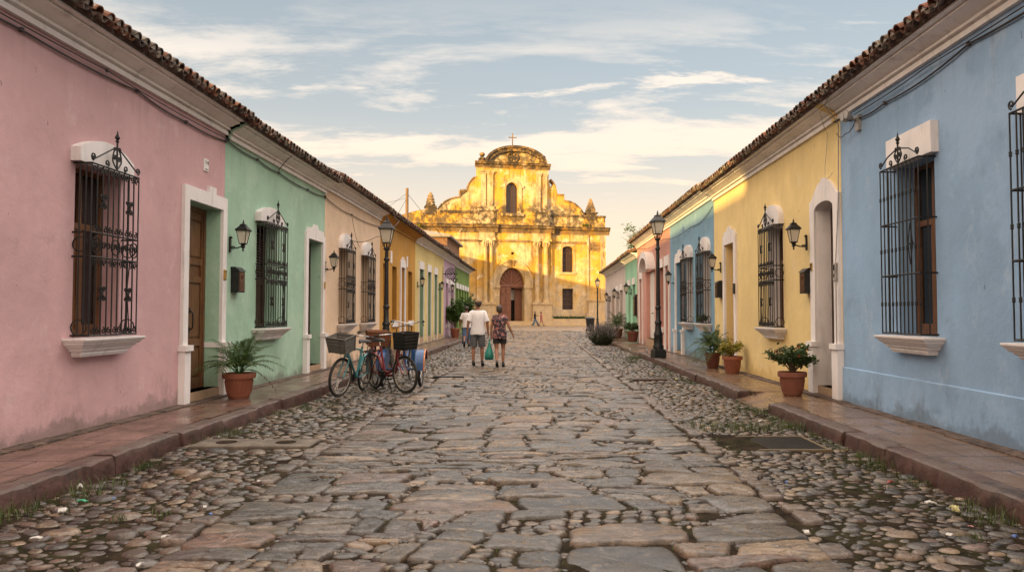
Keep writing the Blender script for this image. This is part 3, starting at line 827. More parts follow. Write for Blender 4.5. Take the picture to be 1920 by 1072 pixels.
def door(house, f, y0, y1, z0, z1, woodm='wood', r=.26, sur=None, jamb=None, step=None, panels=True, handle='bar', kind='panel', archtop=0.0, surz=None, surw=.16, plinth=False, peak=None, jambband=False):
    m = MB(f); yc = (y0+y1)/2
    m.box(y0, y1, -r-.07, -r-.03, z0, z1)
    if kind == 'panel':
        m.box(y0, y0+.07, -r-.03, -r+.02, z0, z1); m.box(y1-.07, y1, -r-.03, -r+.02, z0, z1); m.box(y0+.07, y1-.07, -r-.03, -r+.02, z1-.08, z1)
        H = z1-z0
        for a, b in ((y0+.07, yc-.004), (yc+.004, y1-.07)):
            st = .05
            m.box(a, a+st, -r-.03, -r, z0, z1-.08); m.box(b-st, b, -r-.03, -r, z0, z1-.08)
            prev = z0
            for q0, q1 in ((0, .06), (.24, .28), (.60, .635), (.70, .735), (.955, 1.0)):
                m.box(a+st, b-st, -r-.03, -r-.002, z0+q0*(H-.08), z0+q1*(H-.08))
            for q0, q1 in ((.06, .24), (.28, .60), (.735, .955)):
                m.box(a+st+.03, b-st-.03, -r-.03, -r-.01, z0+q0*(H-.08)+.04, z0+q1*(H-.08)-.04)
    elif kind == 'boards':
        n = max(3, int((y1-y0)/.11))
        for i in range(n): m.box(lerp(y0, y1, i/n)+.004, lerp(y0, y1, (i+1)/n)-.004, -r-.03, -r-.008, z0+.02, z1-.02)
    d = m.build('door', M[woodm], house, smooth=0); d['_o'] = house['_o']
    if handle:
        h = MB(f); yh = y0+.5*(y1-y0)+.07; zh = z0+1.05
        if handle == 'bar':
            h.tube(smoothline([(yh, -r, zh-.14), (yh, -r+.05, zh-.12), (yh, -r+.06, zh), (yh, -r+.05, zh+.12), (yh, -r, zh+.14)], 3), .011, 6)
            h.box(yh-.022, yh+.022, -r, -r+.008, zh-.19, zh-.1); h.box(yh-.022, yh+.022, -r, -r+.008, zh+.1, zh+.19)
        else:
            h.tube([(yh, -r-.01, zh), (yh, -r+.05, zh)], .012, 6); h.lathe([(.012, 0), (.03, .012), (.03, .03), (.01, .042)], 8, (yh, -r+.04, zh), 'y')
        h.build('handle', M['iron'], d, smooth=40)
    if jamb:
        j = MB(f); e = .006
        for a in (y0, y1-e): j.box(a, a+e, -r, .003, z0, z1)
        j.box(y0+e, y1-e, -r, .003, z1-e, z1)
        j.build('reveal', M[jamb], d, smooth=0)
        if jambband:
            MB(f).box(y1-.016, y1-.0061, -r, .004, z0+.62, z0+.70).build('reveal_band', M['white'], d, smooth=0)
    if step:
        MB(f).box(y0-.0, y1+.0, -r-.1, step, .1, z0).build('door_step', M['stoop'], d, smooth=0)
    if sur:
        P = lambda a, b, dd: (a, dd, b)
        a, b = y0-surw, y1+surw; zt = surz or z1+.2; g = .05
        zs = SW-.03
        if sur == 'flat': top = [(b, zt), (yc+.30, zt), (yc+.30, zt+.10), (yc+.06, zt+.10), (yc+.06, zt), (a, zt)]
        elif sur == 'plain': top = [(b, zt), (a, zt)]
        elif sur == 'peak':
            top = [(b, zt-.12), (b-.10, zt-.12), (b-.14, zt-.02), (yc+.16, zt), (yc+.1, zt+.09), (yc-.1, zt+.09), (yc-.16, zt), (a+.14, zt-.02), (a+.10, zt-.12), (a, zt-.12)]
        elif sur == 'scroll':
            top = [(b, zt-.28), (b-.10, zt-.25)]+[(lerp(b-.10, yc+.12, k/6), lerp(zt-.22, zt-.01, math.sin(k/6*PI/2)**1.4)) for k in range(1, 7)]+arc(yc, zt-.02, .12, .06, 0, PI, 6)+[(lerp(yc-.12, a+.10, k/6), lerp(zt-.22, zt-.01, math.cos(k/6*PI/2)**1.4)) for k in range(0, 6)]+[(a+.10, zt-.25), (a, zt-.28)]
        if archtop: inner = [(y0, zs), (y0, z1-archtop)]+[(yc+(y1-y0)/2*math.cos(t), z1-archtop+archtop*math.sin(t)) for t in [PI-PI*i/14 for i in range(1, 14)]]+[(y1, z1-archtop), (y1, zs)]
        else: inner = [(y0, zs), (y0, z1), (y1, z1), (y1, zs)]
        ol = [(a, zs)]+inner+[(b, zs)]+top
        sb = MB(f)
        if archtop:
            ol = [(a, zs)]+[(p, q) for p, q in inner]+[(b, zs)]+top
            sb.prism(ol, P, -.004, g)
            # arched soffit deep in the opening
            top2 = [(y0, z1+.002), (y0, z1-archtop)]+inner[2:-2]+[(y1, z1-archtop), (y1, z1+.002)]
            sb.prism(top2, P, -r, -.0045)
        else: sb.prism(ol, P, -.004, g)
        if plinth:
            for q0, q1 in ((a-.02, y0+.005), (y1-.005, b+.02)):
                sb.box(q0, q1, -.005, g+.045, zs, z0+.62); sb.box(q0-.02, q1+.02, -.005, g+.075, z0+.62, z0+.70)
        sb.build('door_surround', M['white'], d, smooth=0 if sur != 'scroll' else 30)
    return d

TILEC = [(.15, .058, .034), (.11, .045, .028), (.075, .04, .03), (.19, .078, .04), (.10, .075, .06), (.055, .04, .034), (.17, .13, .105)]
def tile_roof(house, f, y0, y1, ze, run=6.4, rise=2.85, rows=3, golden=False, over=.41, name='roof', flatedge=None):
    m = MB(f); sl = rise/run; L = math.hypot(run, rise); ca, sa = run/L, rise/L
    def at(y, s, n):    # s up the slope from the eave, n normal to it
        return (y, over-s*ca+n*sa, ze+s*sa+n*ca)
    m.mi = 0; m.tint = (.09, .05, .035)
    m.add([at(y0, .06, .0), at(y1, .06, .0), at(y1, L, .0), at(y0, L, .0), at(y0, .06, -.05), at(y1, .06, -.05), at(y1, L, -.05), at(y0, L, -.05)], [(0, 1, 2, 3), (7, 6, 5, 4), (0, 4, 5, 1), (0, 3, 7, 4), (1, 5, 6, 2)])
    sp = .182; n = max(1, round((y1-y0)/sp)); sp = (y1-y0)/n; q = 6
    def half(y, s0, s1, r0, r1, n0, n1, up, th=.016, capm=None):
        a = [PI*i/q if up else PI+PI*i/q for i in range(q+1)]
        R_ = []
        for s_, r, nn in ((s0, r0, n0), (s1, r1, n1)):
            R_.append([at(y+r*math.cos(t), s_, nn+r*math.sin(t)) for t in a])
        inn = [at(y+(r0-th)*math.cos(t), s0, n0+(r0-th)*math.sin(t)) for t in a]
        vs_ = R_[0]+R_[1]+inn; k = q+1
        fs = [(i, i+1, k+i+1, k+i) for i in range(q)]+[(i, 2*k+i, 2*k+i+1, i+1) for i in range(q)]
        m.mi = 0; m.add(vs_, fs)
        if capm:
            m.mi = 1; t_ = m.tint; cap = [at(y+(r0-th)*math.cos(t), s0+.018+random.uniform(0, .02), n0+(r0-th)*math.sin(t)) for t in a]
            m.add(cap, [tuple(range(k))]); m.mi = 0
    for i in range(n+1):
        y = y0+i*sp
        for k in range(rows):
            c = random.choice(TILEC); m.tint = mul(c, random.uniform(.75, 1.25)); jy = random.uniform(-.012, .012); js = random.uniform(-.025, .02)
            if i < n: half(y+sp/2+jy, k*.34-.02+js, k*.34+.42, .060, .068, .040, .048, False)
            c = random.choice(TILEC); m.tint = mul(c, random.uniform(.75, 1.3))
            if 0 < i < n or k == 0: half(min(max(y+jy, y0+.05), y1-.05), k*.34+js, k*.34+.44, .074, .060, .052, .044, True, .015, random.random() < .8 and k == 0)
        m.tint = random.choice(TILEC)
        if 0 < i < n: half(y, rows*.34, L, .07, .07, .05, .045, True)
    m.tint = (.10, .06, .045)
    b = at(y0, L, 0)
    m.add([(y0, b[1], b[2]), (y1, b[1], b[2]), (y1, b[1]-5, b[2]-2.2), (y0, b[1]-5, b[2]-2.2)], [(0, 1, 2, 3)])
    return m.build(name, [M['tile'], M['mortar']], house, smooth=50)

CPROF = [(-.02, 0), (.05, 0), (.05, .062), (.022, .066), (.022, .078), (.085, .086), (.085, .116), (.066, .120), (.066, .128), (.11, .142), (.165, .172), (.235, .190), (.235, .212), (.215, .214), (.215, .222), (.305, .226), (.305, .248), (-.02, .248)]
def house(s, name, label, y0, y1, wallm, cornice='cornice', dz=0.0, openings=(), rows=3, depth=9.6, rise=2.85, band=None, endcap=None, over=.41):
    W = WL if s < 0 else WR; f = side_map(s)
    h = empty('house', label, 'house', (s*W, y0, 0)); h['_o'] = (s*W, y0, 0)
    ze = ZE+dz; top = ze+.28
    ys = sorted({y0+.002, y1-.002}|{v for o in openings for v in (o['y0'], o['y1'])})
    zs = sorted({0.0, top}|{v for o in openings for v in (o['z0'], o['z1'])})
    m = MB(f)
    for i in range(len(ys)-1):
        for j in range(len(zs)-1):
            a, b, c, d = ys[i], ys[i+1], zs[j], zs[j+1]
            if any(o['y0'] <= a and b <= o['y1'] and o['z0'] <= c and d <= o['z1'] for o in openings): continue
            m.add([(a, 0, c), (b, 0, c), (b, 0, d), (a, 0, d)], [(0, 1, 2, 3)])
    for o in openings:
        a, b, c, d, r = o['y0'], o['y1'], o['z0'], o['z1'], -.34
        m.add([(a, 0, c), (a, 0, d), (a, r, d), (a, r, c), (b, 0, c), (b, 0, d), (b, r, d), (b, r, c)], [(0, 1, 2, 3), (4, 7, 6, 5), (1, 5, 6, 2), (0, 3, 7, 4)])
    rz = top+rise*(6.4-.44)/6.4
    for yy in (y0+.004, y1-.004):
        m.add([(yy, 0, 0), (yy, 0, top), (yy, -5.96, rz-.08), (yy, -depth, top), (yy, -depth, 0)], [(0, 1, 2, 3, 4)])
    m.add([(y0+.004, -depth, 0), (y1-.004, -depth, 0), (y1-.004, -depth, top), (y0+.004, -depth, top)], [(0, 1, 2, 3)])
    m.build('wall', M[wallm], h, smooth=0)
    c = MB(f)
    c.sweep(CPROF, lambda a, b, t: (t, a, b+ze), y0+.006, y1-.006)
    if endcap: c.mi = 1; c.sweep([(a+(.004 if a > 0 else 0), b) for a, b in CPROF], lambda a, b, t: (t, a, b+ze), *endcap)
    c.build('cornice', [M[cornice], M[wallm]], h, smooth=25)
    if band:
        b = MB(f); zb = band; prev = y0+.002
        cuts = sorted((o['y0'], o['y1']) for o in openings if o['z0'] < zb)
        for a_, b_ in cuts+[(y1-.002, None)]:
            if a_-prev > .03: b.rings([[(prev, -.01, 0), (prev, .03, 0), (prev, .02, zb-.004), (prev, 0, zb+.01), (prev, -.01, zb+.01)], [(a_, -.01, 0), (a_, .03, 0), (a_, .02, zb-.004), (a_, 0, zb+.01), (a_, -.01, zb+.01)]])
            prev = b_ if b_ else 0
        b.build('plinth', M[wallm], h, smooth=0)
    tile_roof(h, f, y0+.01, y1-.01, ze+.262, rise=rise, rows=rows, over=over)
    for o in openings:
        k = {a: v for a, v in o.items() if a not in ('k', 'y0', 'y1', 'z0', 'z1')}
        (window if o['k'] == 'w' else door)(h, f, o['y0'], o['y1'], o['z0'], o['z1'], **k)
    return h
def Wn(y0, y1, z0=1.18, z1=3.12, **k): return dict(k='w', y0=y0, y1=y1, z0=z0, z1=z1, **k)
def Dr(y0, y1, z0=.30, z1=3.1, **k): return dict(k='d', y0=y0, y1=y1, z0=z0, z1=z1, **k)

# left side of the street
house(-1, 'house', 'pink single-storey house nearest on the left with a scrollwork window grille', -6.4, 12.0, 'pink', dz=0, openings=[
    Wn(8.14, 9.03, gr='scroll', out=.20, hood='arch'),
    Dr(10.72, 11.86, sur='flat', surz=3.30, surw=.15, jamb='green', step=.02, plinth=True, r=.24, jambband=True)])
house(-1, 'house', 'mint green house between the pink house and the peach house', 12.0, 17.6, 'green', endcap=(12.006, 12.09), dz=-0.04, openings=[
    Wn(13.38, 14.42, woodm='darkwood', style='louver', gr='scroll', out=.20),
    Dr(16.26, 17.34, sur='peak', surz=3.36, surw=.17, jamb='green', step=.02, r=.26, plinth=True, woodm='darkwood')])
house(-1, 'house', 'peach house with two tall grilled windows behind the left street lamp', 17.6, 23.7, 'peach', dz=0.07, openings=[
    Wn(18.9, 19.75, woodm='darkwood', style='louver', gr='scroll', out=.20, hood='round', det=.5),
    Wn(21.25, 22.15, gr='scroll', woodm='darkwood', out=.20, hood='round', det=.5)])
house(-1, 'house', 'ochre yellow house with ochre cornice and a lilac grey door', 23.7, 30.4, 'ochre', cornice='ochre', dz=0.05, openings=[
    Wn(24.2, 24.95, 1.18, 3.1, woodm='ochrewood', style='boards', hood=None, sill='small'),
    Wn(25.7, 26.5, 1.18, 3.1, woodm='darkwood', style='boards', hood=None, sill='small', jamb='ochrewood'),
    Dr(27.2, 27.95, .3, 3.15, woodm='lilacwood', sur='peak', surz=3.45, surw=.14, r=.2, step=.02),
    Wn(28.8, 29.7, 1.18, 3.1, woodm='darkwood', style='boards', hood=None, sill='small', jamb='ochrewood')])
house(-1, 'house', 'pale yellow house with four tall sage green shuttered doors', 30.4, 39.4, 'cream', dz=0.02, openings=[
    Dr(31.3, 32.5, .45, 3.35, woodm='greenwood', kind='boards', r=.16, jamb='greenwood', sur='plain', surz=3.68, surw=.02, step=.02, handle=None),
    Dr(33.6, 34.7, .45, 3.35, woodm='greenwood', kind='boards', r=.16, jamb='greenwood', sur='plain', surz=3.68, surw=.02, step=.02, handle=None),
    Dr(35.7, 36.8, .45, 3.35, woodm='greenwood', kind='boards', r=.16, jamb='greenwood', sur='plain', surz=3.68, surw=.02, step=.02, handle=None),
    Dr(37.5, 38.5, .45, 3.0, woodm='greenwood', kind='boards', r=.16, jamb='greenwood', step=.02, handle=None)], rows=2)
house(-1, 'house', 'lilac pink house with a dark gateway beside the olive green house', 39.4, 44.6, 'lilac', dz=0, openings=[
    Wn(40.4, 41.2, .9, 3.1, woodm='darkwood', style='boards', hood='flat', sill='small'),
    Dr(42.0, 43.9, .2, 3.1, woodm='darkwood', kind='boards', sur='plain', surz=3.4, surw=.1)], rows=2)
house(-1, 'house', 'olive green house at the far end of the left row with white lintels', 44.6, 53.7, 'olive', dz=-0.06, openings=[
    Wn(45.3+i*1.65, 46.3+i*1.65, .6, 3.0, woodm='greendark', style='boards', hood='flat', sill=None) for i in range(5)], rows=2)
# right side of the street
house(1, 'house', 'blue house nearest on the right with plain barred windows', -2.5, 11.1, 'blue', band=.66, dz=0.03, openings=[
    Wn(5.85, 6.75, 1.18, 3.28, gr='plain', out=.20, hood='block', gz=3.30),
    Wn(8.47, 9.36, 1.18, 3.28, gr='plain', out=.20, hood='block', gz=3.26)])
house(1, 'house', 'yellow house with a scrollwork grille between the two blue houses', 11.1, 19.27, 'yellow', endcap=(11.106, 11.3), dz=0.03, openings=[
    Dr(11.32, 12.1, .30, 3.22, sur='scroll', surz=3.55, surw=.2, archtop=.13, jamb='white', step=.02, r=.24, plinth=True, woodm='darkwood'),
    Wn(13.8, 14.7, gr='scroll', out=.19, hood='round', jamb='white'),
    Dr(17.2, 18.05, .22, 3.1, sur='peak', surz=3.42, surw=.16, woodm='ochrewood', jamb='yellow', r=.28)])
house(1, 'house', 'sky blue house with two grilled windows behind the right street lamp', 19.27, 25.8, 'lightblue', dz=0.11, openings=[
    Wn(19.72, 20.6, gr='scroll', out=.2, hood='round', jamb='white', det=.5), Wn(22.0, 22.9, gr='scroll', out=.2, hood='round', jamb='white', det=.5),
    Dr(23.45, 24.6, .25, 3.1, sur='peak', surz=3.42, surw=.14, woodm='bluewood', jamb='lightblue', r=.24, plinth=True, step=.02)])
house(1, 'house', 'coral pink house with a white door under a deep arched hood', 25.8, 34.6, 'coral', dz=0.12, openings=[
    Dr(26.0, 26.75, .2, 3.15, woodm='whitewood', sur='plain', surz=3.5, surw=.13, r=.16, handle='knob'),
    Wn(27.3, 28.3, .95, 3.15, woodm='darkwood', style='boards', hood='flat', sill='small'),
    Dr(29.4, 31.6, .42, 3.2, woodm='whitewood', kind='boards', r=.14, step=.02, handle='knob'),
    Dr(32.8, 33.7, .2, 3.0, woodm='whitewood', sur='plain', surz=3.3, surw=.14, r=.16)], rows=2)
house(1, 'house', 'pale mint green house between the coral house and the grey house', 34.6, 39.4, 'mint', rise=2.5, dz=-0.3, openings=[
    Wn(35.4, 36.3, .85, 2.85, woodm='greendark', style='boards', hood='flat', sill='small'),
    Wn(37.2, 38.2, .85, 2.85, woodm='greendark', style='boards', hood='flat', sill='small')], rows=2, depth=8)
house(1, 'house', 'pale grey house at the far end of the right row with an ochre door', 39.4, 51.6, 'grey', rise=2.5, dz=-0.36, openings=[
    Wn(40.8, 42.1, .55, 2.75, woodm='greendark', style='boards', hood='flat', sill='small'),
    Wn(42.9, 44.3, .55, 2.75, woodm='greendark', style='boards', hood='flat', sill='small'),
    Dr(45.4, 47.0, .2, 2.6, woodm='ochrewood', kind='boards', r=.12), Dr(48.2, 50.2, .2, 2.6, woodm='darkwood', kind='boards', r=.2)], rows=2, depth=8)
# deep arched hood of the coral house
def coral_hood():
    f = side_map(1); par = [o for o in bpy.data.objects if o.name.startswith('house') and o.get('label', '').startswith('coral')][0]
    c = 30.5
    outer = arc(c, 3.2, 1.35, .78, PI, 0, 18)
    inner = arc(c, 3.2, 1.05, .52, 0, PI, 18)
    MB(f).prism(outer+inner, lambda a, b, d: (a, d, b), -.01, .34).build('arched_hood', M['white'], par, smooth=40)
coral_hood()
# ------------------------------------------------------------------ church
def church_mats():
    def old(name, base, gold, gold_lo, gold_hi, grime=.9):
        t = NT(name); p = t.pos()
        a = t.noise(p, .32, 7, .68, .4); b = t.noise(p, 1.5, 7, .72); c = t.noise(t.scale(p, 1.6, 1.6, .35), .8, 7, .7); e = t.noise(p, 9, 5, .65)
        z = t.sepz(p)
        worn = t.math('MULTIPLY', t.ramp(a, gold_lo, gold_hi), t.ramp(t.math('ADD', z, t.math('MULTIPLY', b, 6.0)), 3.5, 10.0, .35, 1.0))
        col = t.mix(worn, base, gold)
        col = t.mix(t.ramp(b, .50, .62, 0, .55), col, mul(base, .55))
        col = t.mix(t.ramp(t.noise(p, .75, 6, .7, .8), .57, .66, 0, .75), col, (.66, .55, .40))
        z = t.sepz(p)
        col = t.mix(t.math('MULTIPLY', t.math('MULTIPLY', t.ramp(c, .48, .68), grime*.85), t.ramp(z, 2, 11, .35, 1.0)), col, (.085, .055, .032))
        foot = t.math('MULTIPLY', t.ramp(z, .3, 4.5, 1, 0), t.ramp(b, .42, .62))
        col = t.mix(t.math('MULTIPLY', foot, .7), col, (.42, .33, .24))
        # black rain growth where water runs off the ledges
        for z0, z1 in ((11.2, 15.5), (18.6, 23.0)):
            band = t.math('MULTIPLY', t.ramp(z, z0, lerp(z0, z1, .35)), t.ramp(z, z1, lerp(z0, z1, .7)))
            col = t.mix(t.math('MULTIPLY', band, t.ramp(b, .40, .56, 0, .85*grime)), col, (.05, .035, .022))
        strk = t.ramp(t.noise(t.scale(p, 3.2, 3.2, .16), 1, 6, .68), .52, .64)
        for z0, z1 in ((7.2, 11.4), (15.0, 18.9), (.3, 3.2), (12.4, 13.9)):
            col = t.mix(t.math('MULTIPLY', strk, t.math('MULTIPLY', t.ramp(z, z0, z1, 0, .6), t.ramp(z, z1+.3, z1+.1))) if z1 < 12 or z1 > 14 else t.math('MULTIPLY', strk, t.math('MULTIPLY', t.ramp(z, z0, z0+.2), t.ramp(z, z1, z0, 0, .6))), col, (.12, .075, .04)) if z1 != 3.2 else col
        col = t.mix(t.ramp(t.noise(p, 2.6, 3, .5), .70, .74, 0, .8), col, (.10, .06, .035))
        n = t.bump(b, .6, .12); n = t.bump(e, .5, .03, n)
        return t.out(col, .92, n)
    M['church'] = old('weathered_church_plaster', (.54, .41, .245), (.53, .29, .035), .38, .54)
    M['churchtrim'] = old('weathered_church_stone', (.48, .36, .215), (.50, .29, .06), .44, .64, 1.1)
    M['churchdark'] = old('blackened_church_stone', (.23, .15, .075), (.33, .175, .03), .44, .62, 1.8)
    M['churchdoor'] = wood('red_brown_church_door', (.20, .075, .04), .6)
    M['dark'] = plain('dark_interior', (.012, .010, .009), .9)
    M['roofdeck'] = painted('weathered_grey_roof', (.24, .20, .16), .85, .6, (.06, .05, .04))
church_mats()
TH = R(13.0)
CC = Vector(ray(963, 588)); CC = CC/CC.y*91.0; CC.z = 0.0            # foot of the facade at the door
CU = Vector((math.cos(TH), math.sin(TH), 0)); CN = Vector((math.sin(TH), -math.cos(TH), 0))
def cf(u, o, z): return CC+CU*u+CN*o+Vector((0, 0, z))
def Z(zx, zy, o=0.0):
    """a point of the facade, from survey units to metres along it and up"""
    d = ray(740+zx/2.821, 240+zy/2.821); p0 = CC+CN*o
    k = ((p0-CAM).dot(CN))/d.dot(CN); q = CAM+d*k-CC
    return (q.dot(CU), q.z)
def zz(pts, o=0.0): return [Z(a, b, o) for a, b in pts]
PF = lambda a, b, d: cf(a, d, b)
church = empty('church', 'large weathered golden yellow church with a curved bell gable closing the street', 'church', tuple(CC)); church['_o'] = tuple(CC)
def cb(m, u0, u1, o0, o1, z0, z1): return m.box(u0, u1, o0, o1, z0, z1)
uL, uR = -18.5, Z(1115, 900)[0]
bay0, bay1 = Z(432, 800)[0], Z(828, 800)[0]          # central bay
OB = .42
zc0 = Z(620, 556)[1]; zc1 = Z(620, 512)[1]           # main cornice
BASE = .55
# openings
du0, du1 = Z(555, 900, OB)[0], Z(685, 900, OB)[0]; dz1 = Z(620, 740, OB)[1]; dzs = Z(620, 832, OB)[1]; dcu = (du0+du1)/2
door_hole = [(du0, BASE), (du1, BASE), (du1, dzs)]+arc(dcu, dzs, (du1-du0)/2, dz1-dzs, 0, PI, 20)[1:-1]+[(du0, dzs)]
wu0, wu1 = Z(590, 400, OB)[0], Z(650, 400, OB)[0]; wz0, wz1, wzs = Z(620, 452, OB)[1], Z(620, 290, OB)[1], Z(620, 322, OB)[1]; wcu = (wu0+wu1)/2
win_hole = [(wu0, wz0), (wu1, wz0), (wu1, wzs)]+arc(wcu, wzs, (wu1-wu0)/2, wz1-wzs, 0, PI, 14)[1:-1]+[(wu0, wzs)]
ru0, ru1 = Z(887, 700)[0], Z(944, 700)[0]; rz0, rz1, rzs = Z(915, 763)[1], Z(915, 626)[1], Z(915, 640)[1]; rcu = (ru0+ru1)/2
rw_hole = [(ru0, rz0), (ru1, rz0), (ru1, rzs)]+arc(rcu, rzs, (ru1-ru0)/2, rz1-rzs, 0, PI, 10)[1:-1]+[(ru0, rzs)]
lz0, lz1 = Z(915, 960)[1], Z(915, 849)[1]
lw_hole = [(ru0, lz0), (ru1, lz0), (ru1, lz1), (ru0, lz1)]
sq = zz([(617, 669), (632, 669), (632, 657), (617, 657)], OB)
px0, px1 = Z(437, 300)[0], Z(810, 300)[0]            # attic storey
ztop = Z(620, 208)[1]
ped = zz([(484, 187)], OB)[0]; pedr = zz([(796, 196)], OB)[0]; pk = Z(627, 103, OB)
def pediment(n=26, e=0.0):
    c = ((ped[0]+pedr[0])/2, ztop+.4); rx = (pedr[0]-ped[0])/2
    return arc(c[0], c[1], rx-e, pk[1]-c[1]-e, 0, PI, n)
m = MB()
m.prism([(bay0, 0), (bay1, 0), (bay1, zc1), (px1, zc1), (px1, ztop+.39)]+[q for q in pediment() if q[1] > ztop+.395]+[(px0, ztop+.39), (px0, zc1), (bay0, zc1)], PF, OB, -1.1, [door_hole, win_hole, sq])
# left wing with the swept parapet and the scroll of the gable
lo_ = zz([(0, 470), (60, 452), (128, 433), (163, 432), (163, 418), (222, 418), (226, 432), (240, 412), (262, 393), (292, 378), (322, 370), (345, 368), (345, 333), (384, 330), (386, 312), (394, 292), (407, 274), (421, 262), (437, 254)])
m.prism([(bay0-.002, 0)]+[(bay0-.002, lo_[-1][1])]+[p for p in reversed(lo_[:-1]) if p[0] < bay0-.05]+[(uL, lo_[0][1]-.8), (uL, 0)], PF, 0, -1.1)
rt = zz([(810, 268), (826, 276), (842, 294), (853, 318), (858, 350), (860, 356), (895, 357), (897, 388), (925, 392), (955, 405), (985, 432), (1003, 461), (1019, 463), (1019, 447), (1066, 447), (1066, 467), (1115, 470)])
m.prism([(bay1+.002, 0), (uR, 0), (uR, rt[-1][1])]+[p for p in reversed(rt[:-1]) if p[0] > bay1+.05]+[(bay1+.002, rt[0][1]-1.2)], PF, 0, -1.1, [rw_hole, lw_hole])
# fill of the scrolls between the bay and the attic storey
m.prism([(bay0-.002, zc1), (px0, zc1), (px0, lo_[-1][1]), (bay0-.002, lo_[-1][1]-.5)], PF, .0, -1.1)
m.prism([(px1, zc1), (bay1+.002, zc1), (bay1+.002, rt[0][1]-1.2), (px1, rt[0][1])], PF, .0, -1.1)
m.build('facade_wall', M['church'], church, smooth=0)
# body of the church behind the front
m = MB(cf); cb(m, uL+.3, uR-.3, -34, -2.4, 0, zc1); m.build('nave', M['church'], church, smooth=0)
m = MB(cf); m.prism([(uL+.3, zc1), (uR-.3, zc1), ((uL+uR)/2, zc1+2.2)], lambda a, b, d: (a, d, b), -34, -2.3); m.build('roof', M['roofdeck'], church, smooth=0)
# main cornice, breaking forward round the bay and the pilasters
CP = [(0, 0), (.12, .0), (.12, .22), (.2, .26), (.2, .46), (.34, .62), (.55, .72), (.55, .95), (.66, 1.0), (.66, 1.12), (0, 1.25)]
def cornice(m, u0, u1, o, zb, k=1.0, h=1.0):
    m.sweep([(o-.02 if a == 0 else o+a*k, zb+b*h) for a, b in CP], lambda a, b, t: cf(t, a, b), u0, u1)
m = MB(); hk = (zc1-zc0)/1.25
cornice(m, uL-.1, bay0-.003, 0, zc0, 1, hk); cornice(m, bay0-.35, bay1+.35, OB, zc0-.003, 1, hk); cornice(m, bay1+.003, uR+.5, 0, zc0, 1, hk)
for a, b in ((432, 535), (736, 830)):
    cornice(m, Z(a, 600)[0]-.1, Z(b, 600)[0]+.1, OB+.35, zc0-.006, 1.02, hk)
fz = lambda y: Z(620, y)[1]
# frieze mouldings
for u0, u1, o in ((uL, bay0-.004, 0), (bay0, bay1, OB), (bay1+.004, uR, 0)):
    m.fn = cf; cb(m, u0, u1, o-.01, o+.12, fz(600)-.12, fz(598)+.1); m.fn = None
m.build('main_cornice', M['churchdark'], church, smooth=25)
m = MB()
m.sweep([(OB-.02 if a == 0 else OB+a*.8, ztop-.25+b*.62) for a, b in CP], lambda a, b, t: cf(t, a, b), Z(424, 200, OB)[0], Z(822, 200, OB)[0])
m.build('upper_cornice', M['churchdark'], church, smooth=25)
# rim of the round gable
o_ = pediment(28); i_ = pediment(28, .55)
m = MB(); m.prism(o_+list(reversed(i_)), PF, OB+.38, -1.15)
oo = pediment(28, -.16); m.prism(oo+list(reversed(pediment(28, .12))), PF, OB+.55, -1.17)
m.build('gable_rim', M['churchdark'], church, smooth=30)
mc = Z(627, 156, OB); m = MB()
ring = [(mc[0]+.62*math.cos(2*PI*i/24), mc[1]+.62*math.sin(2*PI*i/24)) for i in range(24)]
m.tube([cf(a, OB+.05, b) for a, b in ring], .13, 6, closed=True)
m.lathe([(.0, .12), (.18, .10), (.34, .0)], 12, (0, 0, 0)) if False else None
m.fn = cf; cb(m, mc[0]-.22, mc[0]+.22, OB, OB+.2, mc[1]-.25, mc[1]+.22)
for k in range(6):
    t = k*PI/3; m.tube([(mc[0]+.2*math.cos(t), OB+.08, mc[1]+.2*math.sin(t)), (mc[0]+.5*math.cos(t), OB+.06, mc[1]+.5*math.sin(t))], .09, 5)
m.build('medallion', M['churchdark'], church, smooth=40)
# dark capping along the scrolls and parapets
for ln, (ca, cb_, za, zb_) in ((lo_[6:18], (Z(240, 440)[0], bay0, Z(300, 448)[1], Z(300, 436)[1])), (rt[1:12], (bay1, uR+.05, Z(900, 470)[1], Z(900, 459)[1]))):
    m = MB()
    pts = [q for i, q in enumerate(ln) if i == 0 or abs(q[0]-ln[i-1][0])+abs(q[1]-ln[i-1][1]) > .05]
    m.sweep([(a, b) for a, b in pts]+[(a, b+.18) for a, b in reversed(pts)], lambda a, b, t: cf(a, t, b-.02), -1.15, .14)
    m.build('coping', M['churchdark'], church, smooth=0)
    m = MB(cf); cb(m, ca, cb_, -.01, .13, za, zb_); m.build('string_course', M['churchdark'], church, smooth=0)
# coupled columns, lower order, on pedestals
def column(u, z0, z1, r, o, cap=.8):
    m = MB(); c = cf(u, o, 0)
    m.lathe([(r*1.35, z0), (r*1.35, z0+.14), (r*1.2, z0+.2), (r*1.25, z0+.3), (r, z0+.36), (r*1.02, lerp(z0, z1, .35)), (r*.86, z1-cap), (r*.95, z1-cap+.06), (r*.86, z1-cap+.12), (r*1.05, z1-cap*.5), (r*1.0, z1-cap*.42), (r*1.4, z1-.16), (r*1.5, z1-.14), (r*1.5, z1)], 18, tuple(c))
    for k in range(8):
        t = k*PI/4; d = CU*math.cos(t)+CN*math.sin(t)
        m.tube([c+d*r*.9+Vector((0, 0, z1-cap*.95)), c+d*r*1.2+Vector((0, 0, z1-cap*.6)), c+d*r*1.5+Vector((0, 0, z1-cap*.25)), c+d*r*1.3+Vector((0, 0, z1-cap*.15))], [.05, .10, .11, .05], 5)
    return m.build('column', M['churchtrim'], church, smooth=40)
zcb, zct = Z(620, 922)[1], Z(620, 600)[1]
